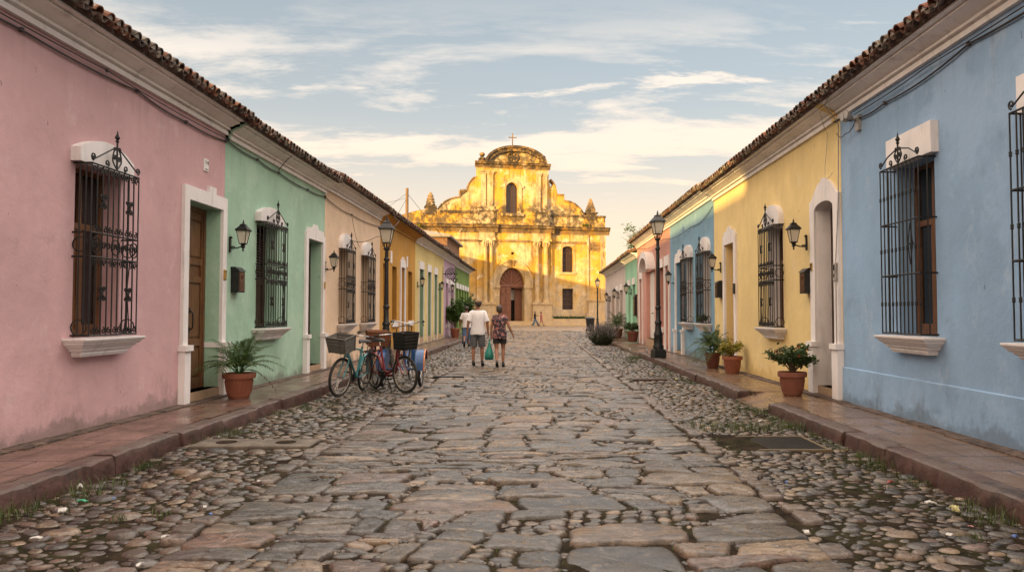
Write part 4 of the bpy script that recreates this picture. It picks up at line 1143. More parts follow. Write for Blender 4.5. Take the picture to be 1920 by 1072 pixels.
for a, b in ((470, 491), (501, 522), (742, 766), (788, 814)):
    u0, u1 = Z(a, 760, OB+.4)[0], Z(b, 760, OB+.4)[0]
    column((u0+u1)/2, zcb, zct, (u1-u0)/2, OB+.32)
for a, b in ((400, 532), (732, 832)):
    m = MB(cf); u0, u1 = Z(a if a > 400 else 445, 960, OB+.7)[0], Z(b, 960, OB+.7)[0]
    cb(m, u0, u1, OB-.1, OB+.78, 0, zcb-.26); cb(m, u0-.1, u1+.1, OB-.1, OB+.9, zcb-.26, zcb-.001); cb(m, u0-.1, u1+.1, OB-.1, OB+.88, 0, BASE+.5)
    m.build('pedestal', M['churchtrim'], church, smooth=0)
    m = MB(cf); cb(m, u0, u1, OB-.01, OB+.36, zct, zc0-.01); cb(m, u0-.05, u1+.05, OB-.01, OB+.5, zct, zct+.28); m.build('entablature', M['churchtrim'], church, smooth=0)
for a, b in ((455, 481), (488, 519), (748, 772), (784, 804)):       # upper order, flat pilasters
    u0, u1 = Z(a, 340, OB)[0], Z(b, 340, OB)[0]; m = MB(cf)
    z0, z1 = Z(620, 436)[1], Z(620, 236)[1]
    cb(m, u0, u1, OB-.01, OB+.22, z0+.35, z1-.4); cb(m, u0-.1, u1+.1, OB-.01, OB+.32, z0, z0+.35); cb(m, u0-.06, u1+.06, OB-.01, OB+.28, z1-.4, z1-.2); cb(m, u0-.14, u1+.14, OB-.01, OB+.36, z1-.2, z1)
    m.build('pilaster', M['churchtrim'], church, smooth=0)
for a, b in ((440, 526), (742, 816)):
    m = MB(cf); u0, u1 = Z(a, 470, OB)[0], Z(b, 470, OB)[0]
    cb(m, u0, u1, OB-.01, OB+.3, zc1-.02, Z(620, 446)[1]); cb(m, u0-.08, u1+.08, OB-.01, OB+.42, Z(620, 446)[1], Z(620, 436)[1])
    m.build('upper_pedestal', M['churchtrim'], church, smooth=0)
for a, b, zt in ((1086, 1114, 600), (200, 226, 600), (1016, 1024, 640)):        # edge pilasters of the wings
    m = MB(cf); u0, u1 = Z(a, 700)[0], Z(b, 700)[0]
    cb(m, u0, u1, -.01, .24, 0, zc0-.02); cb(m, u0-.1, u1+.1, -.01, .36, 0, 1.6); m.build('pilaster', M['churchtrim'], church, smooth=0)
m = MB(cf); u0, u1 = Z(1022, 630)[0], Z(1086, 630)[0]                             # carved bosses
for k in range(6):
    u = lerp(u0, u1, (k+.5)/6)
    m.lathe([(.0, -.36), (.12, -.25), (.17, 0), (.10, .2), (.14, .34), (0, .44)], 8, (u, .1, Z(1050, 630)[1]))
cb(m, u0-.1, u1+.1, -.01, .2, Z(1050, 644)[1]-.1, Z(1050, 644)[1]+.06)
m.build('carved_frieze', M['churchdark'], church, smooth=40)
# arch round the door
ri = (du1-du0)/2; m = MB()
out_r = ri+.95; z_imp = dzs
m.prism(arc(dcu, z_imp, out_r, dz1-dzs+.95, 0, PI, 24)+list(reversed(arc(dcu, z_imp, ri+.04, dz1-dzs+.04, 0, PI, 24))), PF, OB+.16, OB-.02)
m.prism(arc(dcu, z_imp, out_r+.12, dz1-dzs+1.07, 0, PI, 24)+list(reversed(arc(dcu, z_imp, out_r-.1, dz1-dzs+.85, 0, PI, 24))), PF, OB+.26, OB-.018)
m.fn = cf
for a, b in ((du0-.95, du0-.04), (du1+.04, du1+.95)):
    cb(m, a, b, OB-.02, OB+.17, 0, z_imp-.32); cb(m, a-.08, b+.08, OB-.02, OB+.28, z_imp-.32, z_imp-.003); cb(m, a-.06, b+.06, OB-.02, OB+.24, 0, 1.3)
m.build('door_arch', M['churchtrim'], church, smooth=30)
m = MB(cf)
for d in (-1, 1): m.tube([(dcu+d*.12, OB+.2, dz1+.2), (dcu+d*.24, OB+.3, dz1+.95)], .12, 6)
m.build('keystone', M['churchdark'], church, smooth=40)
# doors: left leaf shut, wicket of the right leaf standing open on the dark nave
o = OB-.55
leaf = MB(cf); cb(leaf, du0, dcu-.02, o-.12, o, BASE, dzs)
H = dzs-BASE
for a, b in ((du0+.16, (du0+dcu)/2-.08), ((du0+dcu)/2+.08, dcu-.16)):
    for q0, q1 in ((.04, .2), (.24, .40), (.44, .72), (.76, .95)): cb(leaf, a, b, o, o+.06, BASE+q0*H, BASE+q1*H); cb(leaf, a+.1, b-.1, o+.06, o+.09, BASE+q0*H+.1, BASE+q1*H-.1)
d = leaf.build('door', M['churchdoor'], church, smooth=0)
leaf = MB(cf); zt = BASE+H*.93
cb(leaf, dcu+.02, du1, o-.1, o, zt, dzs)
leaf.build('transom', M['churchdoor'], d, smooth=0)
leaf = MB(cf); leaf.box(dcu+(du1-dcu)*.42, du1, o-1.1, o-1.0, BASE, zt)
for q0, q1 in ((.05, .3), (.35, .62), (.67, .95)): leaf.box(dcu+(du1-dcu)*.5, du1-.12, o-1.0, o-.95, BASE+q0*H*.93, BASE+q1*H*.93)
leaf.build('open_leaf', M['churchdoor'], d, smooth=0)
ty = MB(); ty.prism(arc(dcu, dzs, ri, dz1-dzs, 0, PI, 20), PF, o, o-.12)
for k in range(9):
    t = PI*(k+.5)/9; a0, a1 = .32, .88
    ty.tube([cf(dcu+ri*a0*math.cos(t), o+.03, dzs+(dz1-dzs)*a0*math.sin(t)), cf(dcu+ri*a1*math.cos(t), o+.05, dzs+(dz1-dzs)*a1*math.sin(t))], [.07, .13], 6)
ty.tube([cf(p[0], o+.04, p[1]) for p in arc(dcu, dzs, ri*.3, (dz1-dzs)*.3, 0, PI, 10)], .06, 6); ty.tube([cf(p[0], o+.04, p[1]) for p in arc(dcu, dzs, ri*.93, (dz1-dzs)*.93, 0, PI, 16)], .07, 6)
ty.fn = cf; cb(ty, du0, du1, o, o+.12, dzs-.14, dzs+.14); cb(ty, dcu-.07, dcu+.07, o, o+.12, dzs, dz1)
ty.build('tympanum', M['churchdoor'], d, smooth=30)
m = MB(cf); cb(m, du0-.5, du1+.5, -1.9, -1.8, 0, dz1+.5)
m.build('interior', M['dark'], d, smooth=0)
m = MB(cf); cb(m, dcu+.25, dcu+.75, -1.79, -1.75, BASE+2.6, BASE+3.9); m.build('notice_panel', M['mortar'], d, smooth=0)
# windows
def cwin(u0, u1, z0, z1, o, mats, arched=None, grid=(2, 4)):
    m = MB(cf); r = o-.45
    cb(m, u0-.02, u1+.02, r-.1, r-.04, z0, z1+.02)
    w_ = M[mats]; nm = m.build('window', w_, church, smooth=0); nm['_o'] = tuple(CC)
    g = MB(cf); cu = (u0+u1)/2
    for a, b in ((u0, u0+.1), (u1-.1, u1), (cu-.06, cu+.06)): cb(g, a, b, r-.04, r+.06, z0, z1-.05)
    for k in range(grid[1]+1): z = lerp(z0, z1-.1, k/grid[1]); cb(g, u0+.1, u1-.1, r-.04, r+.045, z, z+.10)
    for a, b in ((u0+.12, cu-.08), (cu+.08, u1-.12)):
        n = int((z1-z0)/.22)
        for k in range(n): cb(g, a, b, r-.03, r+.02, z0+.05+k*.22, z0+.05+k*.22+.13)
    g.build('shutter', M['darkwood'], nm, smooth=0)
    return nm
nm = cwin(wu0, wu1, wz0, wz1, OB, 'glass')
a = MB(); a.prism(arc(wcu, wzs, (wu1-wu0)/2+.5, wz1-wzs+.5, 0, PI, 16)+[(wu0-.5, wz0), (wu0-.05, wz0), (wu0-.05, wzs)]+arc(wcu, wzs, (wu1-wu0)/2+.05, wz1-wzs+.05, PI, 0, 16)[1:]+[(wu1+.05, wz0), (wu1+.5, wz0)], PF, OB+.14, OB-.01)
a.fn = cf; cb(a, wu0-.7, wu1+.7, OB-.01, OB+.3, wz0-.35, wz0-.002); cb(a, wu0-.72, wu0-.46, OB-.01, OB+.2, wzs+.1, wzs+.4); cb(a, wu1+.46, wu1+.72, OB-.01, OB+.2, wzs+.1, wzs+.4)
a.build('frame', M['churchtrim'], nm, smooth=30)
nm = cwin(ru0, ru1, rz0, rz1, 0, 'dark')
a = MB(cf); cb(a, ru0-.22, ru0-.02, -.01, .08, rz0, rzs); cb(a, ru1+.02, ru1+.22, -.01, .08, rz0, rzs); cb(a, ru0-.3, ru1+.3, -.01, .2, rz0-.25, rz0-.002); cb(a, ru0-.22, ru1+.22, -.01, .09, rz1+.02, rz1+.22)
a.build('frame', M['churchtrim'], nm, smooth=0)
cwin(ru0, ru1, lz0, lz1, 0, 'dark')
m = MB(cf); cb(m, min(p[0] for p in sq), max(p[0] for p in sq), OB-.5, OB-.4, min(p[1] for p in sq), max(p[1] for p in sq)); m.build('vent', M['dark'], church, smooth=0)
# finials
def obelisk(zx, ztop_, zbot, wdt):
    u, z0 = Z(zx, zbot); z1 = Z(zx, ztop_)[1]; m = MB(cf); w_ = wdt
    cb(m, u-w_*.62, u+w_*.62, -1.0, .12, z0-1.0, z0-.15); cb(m, u-w_*.78, u+w_*.78, -1.1, .2, z0-.15, z0+.05)
    m.rings([[(u+a*q, -.45+b*q, z) for a, b in ((-1, -1), (1, -1), (1, 1), (-1, 1))] for q, z in ((w_*.42, z0+.05), (w_*.5, z0+.35), (w_*.47, z0+.45), (w_*.14, z1-.2), (w_*.02, z1))])
    m.build('obelisk', M['churchdark'], church, smooth=0)
u, z0 = Z(191, 415); z1 = Z(191, 335)[1]; m = MB(cf)
cb(m, u-.62, u+.62, -1.0, .12, z0-1.0, z0-.1); cb(m, u-.72, u+.72, -1.1, .2, z0-.1, z0+.08)
m.lathe([(.55, .08), (.6, .3), (.48, .4), (.55, .62), (.44, .74), (.48, .95), (.34, 1.15), (.36, 1.35), (.2, 1.6), (.06, z1-z0), (0, z1-z0+.02)], 10, (u, -.45, z0)); m.build('pinecone_finial', M['churchdark'], church, smooth=30)
obelisk(1041, 368, 447, 1.05)
for zx, zb, zt in ((462, 186, 128), (784, 198, 146)):
    u, z0 = Z(zx, zb); z1 = Z(zx, zt)[1]; h = z1-z0; m = MB(cf)
    m.lathe([(.5, 0), (.5, .2), (.28, .3), (.42, h*.4), (.2, h*.52), (.16, h*.58), (.32, h*.68), (.34, h*.82), (.2, h*.95), (0, h)], 12, (u, OB-.3, z0))
    for t in range(5): m.tube([(u+.35*math.cos(t*1.25), OB-.3+.35*math.sin(t*1.25), z0+.2), (u+.45*math.cos(t*1.25), OB-.3+.45*math.sin(t*1.25), z0+h*.35), (u+.2*math.cos(t*1.25), OB-.3+.2*math.sin(t*1.25), z0+h*.5)], .1, 5)
    m.build('urn_finial', M['churchdark'], church, smooth=40)
u, z0 = Z(625, 103); z1 = Z(625, 30)[1]; m = MB(cf)
m.tube([(u, -.2, z0-.3), (u, -.2, z1)], .06, 6); zc_ = lerp(z0, z1, .74); m.tube([(u-.42, -.2, zc_), (u+.42, -.2, zc_)], .06, 6)
for a, b in ((u-.42, zc_), (u+.42, zc_), (u, z1)): m.lathe([(0, -.1), (.1, 0), (0, .1)], 6, (a, -.2, b))
m.lathe([(.3, -.35), (.22, 0), (.1, .25), (0, .3)], 10, (u, -.2, z0)); m.build('cross', M['churchdark'], church, smooth=40)
# broad steps before the door and the low planting bed
m = MB(cf)
for k in range(4): cb(m, -9.0-k*.5, uR+1+k*.3, -.3, 2.4+(3-k)*.75 if False else 1.6+k*.8, -.08 if k else -.08, BASE-.002-k*.14)
m.build('steps', M['churchtrim'], church, smooth=0)
u0, u1 = Z(832, 1005, 1.2)[0], Z(1012, 1005, 1.2)[0]
m = MB(cf); cb(m, u0, u1, .5, 1.55, .2, BASE+.28); bed = m.build('planting_bed', M['churchtrim'], church, smooth=0)
m = MB(cf); u0, u1 = Z(1020, 960)[0], Z(1112, 960)[0]; cb(m, u0, u1, -.02, .5, 0, Z(1060, 916)[1]); cb(m, u0-.06, u1+.06, -.02, .6, Z(1060, 916)[1], Z(1060, 910)[1]); m.build('base_block', M['churchtrim'], church, smooth=0)

# ------------------------------------------------------------------ other buildings
def block(label, x0, x1, y0, y1, h, mat, windows=(), roofm='roofdeck', over=.3):
    b = empty('building', label, 'building', ((x0+x1)/2, y0, 0)); b['_o'] = ((x0+x1)/2, y0, 0)
    MB().box(x0, x1, y0, y1, 0, h).build('wall', M[mat], b, smooth=0)
    r = MB(); xc = (x0+x1)/2
    r.rings([[(x0-over, y0-over, h+.002), (x1+over, y0-over, h+.002), (x1+over, y1+over, h+.002), (x0-over, y1+over, h+.002)], [(x0-over, y0-over, h+.16), (x1+over, y0-over, h+.16), (x1+over, y1+over, h+.16), (x0-over, y1+over, h+.16)], [(xc-.5, y0+2, h+1.1), (xc+.5, y0+2, h+1.1), (xc+.5, y1-2, h+1.1), (xc-.5, y1-2, h+1.1)]])
    r.build('roof', M[roofm], b, smooth=0)
    for (a0, a1, z0, z1) in windows:
        w_ = MB().box(x1-.02, x1+.05, a0, a1, z0, z1).build('window', M['darkwood'], b, smooth=0); w_['_o'] = b['_o']
        MB().box(x1+.05, x1+.055, a0+.08, a1-.08, z0+.08, z1-.08).build('pane', M['glass'], w_, smooth=0)
    return b
block('dark brown two-storey building rising behind the olive green house roof', -16, -7.0, 56.0, 64.5, 7.2, 'brown', [(57.0, 58.4, 4.3, 6.4), (60.5, 62, 4.3, 6.4)])
block('taller plain house beside the start of the street on the left', -11.4, -7.5, -19.0, -6.45, 8.9, 'cream', [(-17, -15.6, 5, 7), (-10, -8.6, 5, 7)])
block('hidden long building added left of the plaza to shade the church front', -20, -11.5, 64.7, 87.0, 8.6, 'cream', [(68+i*4, 69.4+i*4, 4.8, 6.8) for i in range(4)])  # added out of sight, sized so its shadow covers the lower church front
M['conduit'] = plain('grey_conduit', (.30, .27, .24), .6)
# ------------------------------------------------------------------ lamps
def lantern_head(m, gl, z0, r0, r1, h, n=4, cap=.5, rot=PI/4):
    """glazed tapering lantern: floor at z0, radius r0 at the foot, r1 at the eaves"""
    def ring(r, z): return [(r*math.cos(rot+2*PI*k/n), r*math.sin(rot+2*PI*k/n), z) for k in range(n)]
    a, b = ring(r0, z0), ring(r1, z0+h)
    for k in range(n):
        m.tube([a[k], b[k]], r1*.055, 4); m.tube([a[k], a[(k+1) % n]], r1*.06, 4); m.tube([b[k], b[(k+1) % n]], r1*.07, 4)
    m.rings([ring(r0*.98, z0-.012), ring(r0*.98, z0+.004)])
    # roof with two slopes, collar and finial
    m.rings([ring(r1*1.22, z0+h-.008), ring(r1*1.24, z0+h+.012), ring(r1*.86, z0+h+r1*.42), ring(r1*.50, z0+h+r1*.72), ring(r1*.56, z0+h+r1*.76), ring(r1*.52, z0+h+r1*.84), ring(r1*.2, z0+h+r1*.98)])
    zt = z0+h+r1*.96
    m.lathe([(r1*.2, 0), (r1*.10, r1*.12), (r1*.17, r1*.22), (r1*.06, r1*.32), (r1*.09, r1*.42), (0, r1*.62)], 8, (0, 0, zt))
    ga, gb = ring(r0*.95, z0+.012), ring(r1*.95, z0+h-.012)
    for k in range(n):
        j = (k+1) % n; gl.add([ga[k], ga[j], gb[j], gb[k]], [(0, 1, 2, 3)])
def make_wall_lantern():
    """local axes: +x out of the wall"""
    r = empty('wall_lantern', 'x', 'wall lamp', (0, 0, 0)); ox = .26
    m = MB(lambda x, y, z: (x+ox, y, z)); g = MB(lambda x, y, z: (x+ox, y, z))
    lantern_head(m, g, 0, .075, .135, .25)
    m.lathe([(.02, 0), (.05, -.02), (.03, -.05), (.045, -.07), (.012, -.10), (.02, -.125), (0, -.16)], 8)
    m.build('lantern_frame', M['iron'], r, smooth=35); g.build('glass', M['lampglass'], r, smooth=0, recalc=False)
    b = MB(); b.box(0, .025, -.035, .035, -.16, .10); b.tube(smoothline([(.02, 0, -.06), (.12, 0, -.085), (.21, 0, -.06), (ox, 0, -.02)], 4), .012, 6)
    b.tube([(p[0]+.07, 0, p[2]-.085) for p in spiral(0, 0, .04, 1.2, 0, 1)], .008, 5); b.lathe([(.03, 0), (.04, .02), (.0, .05)], 8, (.02, 0, .1))
    b.build('bracket', M['iron'], r, smooth=35)
    u = MB(); u.lathe([(.018, .005), (.02, .06), (.035, .10), (.04, .14), (.025, .18), (0, .195)], 10, (ox, 0, 0)); u.build('bulb', M['bulb'], r, smooth=60)
    return r
LAN = None
def wall_lantern(s, y, z, label, o=0.0, sc_=.86):
    global LAN
    if LAN is None: LAN = make_wall_lantern(); r = LAN
    else: r = copy_tree(LAN)
    W = WL if s < 0 else WR
    r.location = (s*(W-o), y, z+.03); r.rotation_euler = (0, 0, 0 if s < 0 else PI); r.scale = (sc_,)*3
    r['label'] = label; r['group'] = 'black wall lanterns on the house fronts'
def zat(s, y, py, o=0.0):
    W = WL if s < 0 else WR
    r = ray(1013+s*(W-o)*F/y, py); return CAM.z+r.z/r.y*y
wall_lantern(-1, 12.22, zat(-1, 12.2, 460), 'wall lantern on the mint green house above the black letterbox')
wall_lantern(-1, 17.62, zat(-1, 17.6, 502), 'wall lantern on the peach house beside the green house door')
wall_lantern(-1, 30.9, zat(-1, 30.9, 535), 'wall lantern between the ochre house and the first sage green door')
wall_lantern(-1, 37.1, zat(-1, 37, 541), 'wall lantern beside the last sage green door of the pale yellow house')
wall_lantern(-1, 41.6, zat(-1, 41.6, 545), 'wall lantern on the lilac house beside its dark gateway')
wall_lantern(1, 12.42, zat(1, 12.4, 457), 'large wall lantern on the yellow house beside the white scroll-topped door surround', .05)
wall_lantern(1, 18.35, zat(1, 18.35, 503), 'wall lantern on the yellow house beside its narrow yellow door', .05)
wall_lantern(1, 24.9, zat(1, 24.9, 529), 'wall lantern at the far end of the sky blue house')
wall_lantern(1, 36.75, zat(1, 36.7, 548), 'wall lantern between the two dark windows of the mint house', 0, 1.05)
wall_lantern(1, 42.5, zat(1, 42.5, 556), 'wall lantern between the two dark windows of the pale grey house', 0, 1.1)
wall_lantern(1, 47.6, zat(1, 47.6, 562), 'wall lantern at the far end of the pale grey house', 0, 1.1)
def make_post(h, name='street_lamp', k=1.0):
    r = empty(name, 'x', 'street lamp', (0, 0, 0))
    H = h-.78*k
    p = MB()
    p.rings([[(a*q, b*q, z) for a, b in ((-1, -1), (1, -1), (1, 1), (-1, 1))] for q, z in ((.18, 0), (.18, .2), (.155, .25))])
    p.lathe([(.15, .25), (.155, .34), (.125, .40), (.12, .62), (.135, .66), (.13, .70), (.095, .80), (.085, .98), (.105, 1.0), (.105, 1.05), (.07, 1.10), (.066, 1.42), (.085, 1.44), (.085, 1.49), (.062, 1.52), (.05, H-.34), (.075, H-.32), (.075, H-.27), (.048, H-.24), (.046, H-.06), (.09, H-.03), (.09, H), (.03, H+.02)], 14)
    for t in range(12):
        a = 2*PI*t/12; p.tube([(.122*math.cos(a), .122*math.sin(a), .42), (.122*math.cos(a), .122*math.sin(a), .61)], .012, 4)
    p.build('post', M['cast'], r, smooth=35)
    m = MB(lambda x, y, z: (x*k, y*k, z*k+H)); g = MB(m.fn)
    lantern_head(m, g, .14, .135, .225, .36)
    for t in range(4):
        a = PI/4+t*PI/2; c, s_ = math.cos(a), math.sin(a)
        m.tube(smoothline([(.02*c, .02*s_, 0), (.10*c, .10*s_, .05), (.115*c, .115*s_, .14)], 4), .013, 5)
    m.lathe([(.02, 0), (.02, .17), (.05, .175), (.05, .2)], 8)
    m.build('lantern_frame', M['cast'], r, smooth=35); g.build('glass', M['lampglass'], r, smooth=0, recalc=False)
    b = MB(m.fn); b.lathe([(.03, .2), (.032, .24), (.055, .3), (.05, .36), (0, .41)], 10); b.build('bulb', M['bulb'], r, smooth=60)
    return r
def place_post(r, x, y, z, label):
    r.location = (x, y, z); r['label'] = label; r['group'] = 'black street lamps along the kerbs'
p = make_post(3.78); place_post(p, -4.02, 19.5, SW, 'black cast-iron street lamp on the left kerb behind the bicycles')
p = make_post(4.28); p.rotation_euler = (0, 0, .2); place_post(p, 3.47, 22.0, SW, 'tall black cast-iron street lamp on the right kerb before the sky blue house')
p = make_post(4.45, k=1.15); place_post(p, 4.75, 62, 0, 'thin distant street lamp on the plaza before the church wall')

# ------------------------------------------------------------------ letterboxes, plates and small fittings
def letterbox(s, y, z, label, w_=.26, h=.42, d=.13):
    W = WL if s < 0 else WR; f = lambda x, o, zz_: ((W-o)*s-(s*W), x, zz_)
    r = empty('letterbox', label, 'letterbox', (s*W, y, z), group=None)
    m = MB(f); m.rings([[(-w_/2, .0, 0), (w_/2, .0, 0), (w_/2, d, 0), (-w_/2, d, 0)], [(-w_/2, .0, h*.88), (w_/2, .0, h*.88), (w_/2, d, h*.84), (-w_/2, d, h*.84)]]); m.build('box', M['iron'], r, smooth=0)
    m = MB(f); m.rings([[(-w_/2-.015, -.0, h*.885), (w_/2+.015, -.0, h*.885), (w_/2+.015, d+.025, h*.845), (-w_/2-.015, d+.025, h*.845)], [(-w_/2-.015, .0, h), (w_/2+.015, .0, h), (w_/2+.015, d*.55, h), (-w_/2-.015, d*.55, h)]]); m.build('lid', M['cast'], r, smooth=0)
    m = MB(f); m.box(-w_/2+.03, w_/2-.03, d, d+.006, h*.06, h*.78)
    for k in range(4): m.tube([(-w_/2+.05, d+.008, h*(.14+.08*k)), (w_/2-.05, d+.008, h*(.14+.08*k))], .008, 4)
    m.tube(spiral(0, h*.6, .05, 1.4, 0, 1, d+.008), .007, 4)
    m.build('front_panel', M['lbfront'], r, smooth=0)
M['lbfront'] = plain('bronzed_metal', (.13, .06, .032), .4, .6)
letterbox(-1, 12.42, zat(-1, 12.4, 548), 'black letterbox with bronzed front on the mint green wall')
letterbox(1, 12.44, zat(1, 12.44, 550), 'black letterbox on the yellow wall below the large lantern')
letterbox(1, 18.55, zat(1, 18.55, 558), 'black letterbox on the yellow wall near the sky blue house')
letterbox(1, 34.9, zat(1, 34.9, 592), 'dark notice box at the near edge of the mint wall', .5, 1.0, .12)
def plate(s, y, z, w_, h, label, cat, mat, name, marks=None, o=0.0, rim=None, t=.02):
    W = WL if s < 0 else WR; f = lambda x, q, zz_: (-(q+o)*s, x, zz_)
    r = empty(name, label, cat, (s*W, y, z))
    MB(f).rings([[(-w_/2, 0, -h/2), (w_/2, 0, -h/2), (w_/2, 0, h/2), (-w_/2, 0, h/2)], [(-w_/2, t*.7, -h/2), (w_/2, t*.7, -h/2), (w_/2, t*.7, h/2), (-w_/2, t*.7, h/2)], [(-w_/2+.01, t, -h/2+.01), (w_/2-.01, t, -h/2+.01), (w_/2-.01, t, h/2-.01), (-w_/2+.01, t, h/2-.01)]]).build('plate', M[mat], r, smooth=0)
    if marks:
        m = MB(f)
        for a, b, c, d in marks: m.box(a*w_, b*w_, t+.0005, t+.003, c*h, d*h)
        m.build('marking', M[rim or 'iron'], r, smooth=0)
    return r
plate(-1, 11.30, zat(-1, 11.3, 310), .15, .19, 'small white enamel number plate on the pink wall over the door', 'number plate', 'white', 'number_plate', [(-.34, -.14, .28, .33), (-.18, -.12, .06, .33), (-.3, -.14, .15, .2), (.12, .36, .28, .33), (.12, .18, .12, .33), (.3, .36, .06, .3), (.12, .36, .17, .22), (-.32, .34, -.36, -.30)])
plate(-1, 11.93, zat(-1, 11.93, 515), .09, .16, 'copper coloured doorbell plate on the white edge of the pink house door', 'doorbell', 'brass', 'doorbell_plate', [(-.5, .5, .28, .34)], o=.05)
plate(-1, 17.46, zat(-1, 17.5, 535), .09, .16, 'small brass plate beside the green house brown door', 'doorbell', 'brass', 'doorbell_plate', o=.05)
plate(1, 12.22, zat(1, 12.2, 500), .08, .13, 'small brass plate on the white surround above the letterbox', 'doorbell', 'brass', 'doorbell_plate', [(-.3, .3, .05, .35), (-.3, .3, -.35, -.05)], o=.05)
plate(1, 11.2, zat(1, 11.2, 510), .10, .27, 'grey entry phone on the white surround by the blue house', 'entry phone', 'chromeplate' if False else 'grey_plastic', 'entry_phone', [(-.25, .25, .1, .4), (-.2, .2, -.3, -.1)], o=.05, t=.04) if M.setdefault('grey_plastic', plain('grey_plastic', (.32, .30, .28), .4)) else None
plate(1, 17.08, zat(1, 17.1, 541), .10, .24, 'black entry phone on the white edge of the narrow yellow door', 'entry phone', 'blackplastic', 'entry_phone', [(-.25, .25, .1, .4)], o=.05, rim='chrome', t=.04)
plate(1, 26.9, zat(1, 26.9, 533), .22, .14, 'small orange plate on the coral house near the lantern', 'door plate', 'orange_plate', 'door_plate', o=.0) if M.setdefault('orange_plate', plain('orange_enamel', (.6, .22, .03), .45)) else None
for yy, px_, lab in ((25.45, 373, 'nearer'), (28.5, 422, 'farther')):
    plate(-1, yy, zat(-1, yy, 482 if lab == 'nearer' else 491), .22, .42, 'white oval plaque on the ochre wall, the %s of two' % lab, 'plaque', 'white', 'wall_plaque', t=.03)
# wrought iron scroll sign on the pale yellow house
r = empty('iron_sign', 'black wrought iron scroll sign jutting from the pale yellow house', 'iron sign', (-WL, 39.0, zat(-1, 39, 516)))
m = MB(lambda y, o, z: (o, y, z))
m.tube([(0, 0, -.35), (0, 0, .65)], .03, 5); m.tube([(0, 0, .1), (0, 1.15, .1)], .028, 5)
for q, rr in ((.62, .42), (.62, .30)): m.tube([(0, q+rr*math.cos(t), .12+rr*math.sin(t)) for t in [2*PI*k/18 for k in range(18)]], .035, 5, closed=True)
m.tube([(0, p[0], p[2]) for p in spiral(.62, .12, .22, 1.4)], .04, 5); m.tube([(0, p[0], p[2]) for p in spiral(.95, -.4, .2, 1.3)], .04, 5); m.tube([(0, .62, -.3), (0, .9, -.55), (0, 1.05, -.5)], .04, 5)
m.v = [(a*.68, b*.68, c*.68) for a, b, c in m.v]; m.build('scrollwork', M['iron'], r, smooth=40)

# ------------------------------------------------------------------ cables
def cable(pts, r, label, sag=0.0, name='cable', clips=0, mat='cable'):
    P = []; pts = [(a, b, c+.13 if c > 3.85 else c) for a, b, c in pts]
    for a, b in zip(pts[:-1], pts[1:]):
        for k in range(8):
            t = k/8; q = Vector(a).lerp(Vector(b), t); q.z -= sag*4*t*(1-t); P.append(q)
    r *= .72; P.append(Vector(pts[-1])); m = MB(); m.tube(P, r, 5)
    if clips:
        for k in range(0, len(P), clips): m.lathe([(r*2.2, -.02), (r*2.2, .02)], 6, tuple(P[k]))
    o = m.build(name, M[mat], None, smooth=60); tag(o, label, 'cable')
xl = -WL+.03
cable([(xl, 5, 4.13), (xl, 7.2, 4.09), (xl, 9.3, 4.12), (xl, 10.6, 4.06), (xl, 11.95, 4.10)], .016, 'thick grey cable clipped below the pink house cornice', .03, clips=8)
cable([(xl+.02, 5, 4.17), (xl+.02, 8.6, 4.15), (xl+.03, 11.98, 4.13)], .010, 'thin grey cable running just under the pink house cornice', .03, clips=8)
cable([(xl, 12.0, 4.12), (xl, 13.3, 4.08), (xl, 14.4, 4.05), (xl, 16.2, 4.02), (xl, 17.5, 4.08)], .016, 'dark cable sagging below the mint green house cornice', .03, clips=8)
cable([(-WL+.36, 14.5, 4.5), (-WL+.18, 14.4, 4.3), (xl, 14.35, 4.08)], .012, 'short cable dropping from the green house eave to its junction', .0)
cable([(xl, 17.55, 4.06), (xl, 20, 3.98), (xl, 23.6, 4.08)], .014, 'dark cable along the top of the peach wall', .05, clips=8)
cable([(xl, 20.0, 3.95), (xl+.05, 20.4, 3.45), (xl+.02, 20.9, 3.32)], .008, 'loose wire dangling over the first peach window', .05)
cable([(xl, 19.4, 3.42), (-4.5, 20.4, 3.55), (-4.35, 23.0, 4.2), (-4.7, 23.6, 4.62)], .012, 'black cable looping from the peach wall up to the eave past the street lamp', .12)
xr = WR-.03
cable([(xr, 5, 4.15), (xr, 7.7, 4.13), (xr, 9.6, 4.05), (xr, 10.7, 4.12)], .016, 'grey cable strung under the blue house cornice', .05, clips=8)
cable([(xr-.02, 5, 4.17), (xr-.02, 8.5, 4.16), (xr-.02, 10.5, 4.14)], .010, 'thin second cable under the blue house cornice', .02)
cable([(xr-.3, 10.6, 4.5), (xr-.28, 10.9, 4.4), (xr-.02, 11.05, 4.15), (xr-.015, 11.1, 3.2), (xr-.055, 11.14, 2.2), (xr-.055, 11.14, .3)], .012, 'pale conduit running down the joint between blue and yellow houses', .0, mat='conduit')
cable([(xr-.2, 11.3, 4.4), (xr-.01, 11.5, 4.1), (xr-.01, 11.62, 3.75), (xr-.06, 11.5, 3.55), (xr-.06, 11.2, 3.58)], .006, 'loose looped wire hanging over the white scroll-topped door', .04, mat='conduit')
cable([(xr-.05, 10.35, 4.05), (xr-.06, 10.7, 3.92), (xr-.03, 11.1, 4.02)], .008, 'short slack wire by the security light', .06)
cable([(xr, 19.3, 4.1), (xr, 22, 3.9), (xr-.2, 25.8, 3.9), (3.5, 26.5, 3.75)], .012, 'dark cable sagging across the sky blue house front', .12)
r = empty('security_light', 'grey twin security light under the blue house cornice', 'security light', (WR, 10.42, 4.14))
m = MB(); m.box(-.05, 0, -.05, .05, -.12, .10); m.tube([(-.04, 0, .03), (-.14, .05, .08)], .02, 6); m.build('base', M['grey_plastic'], r, smooth=0)
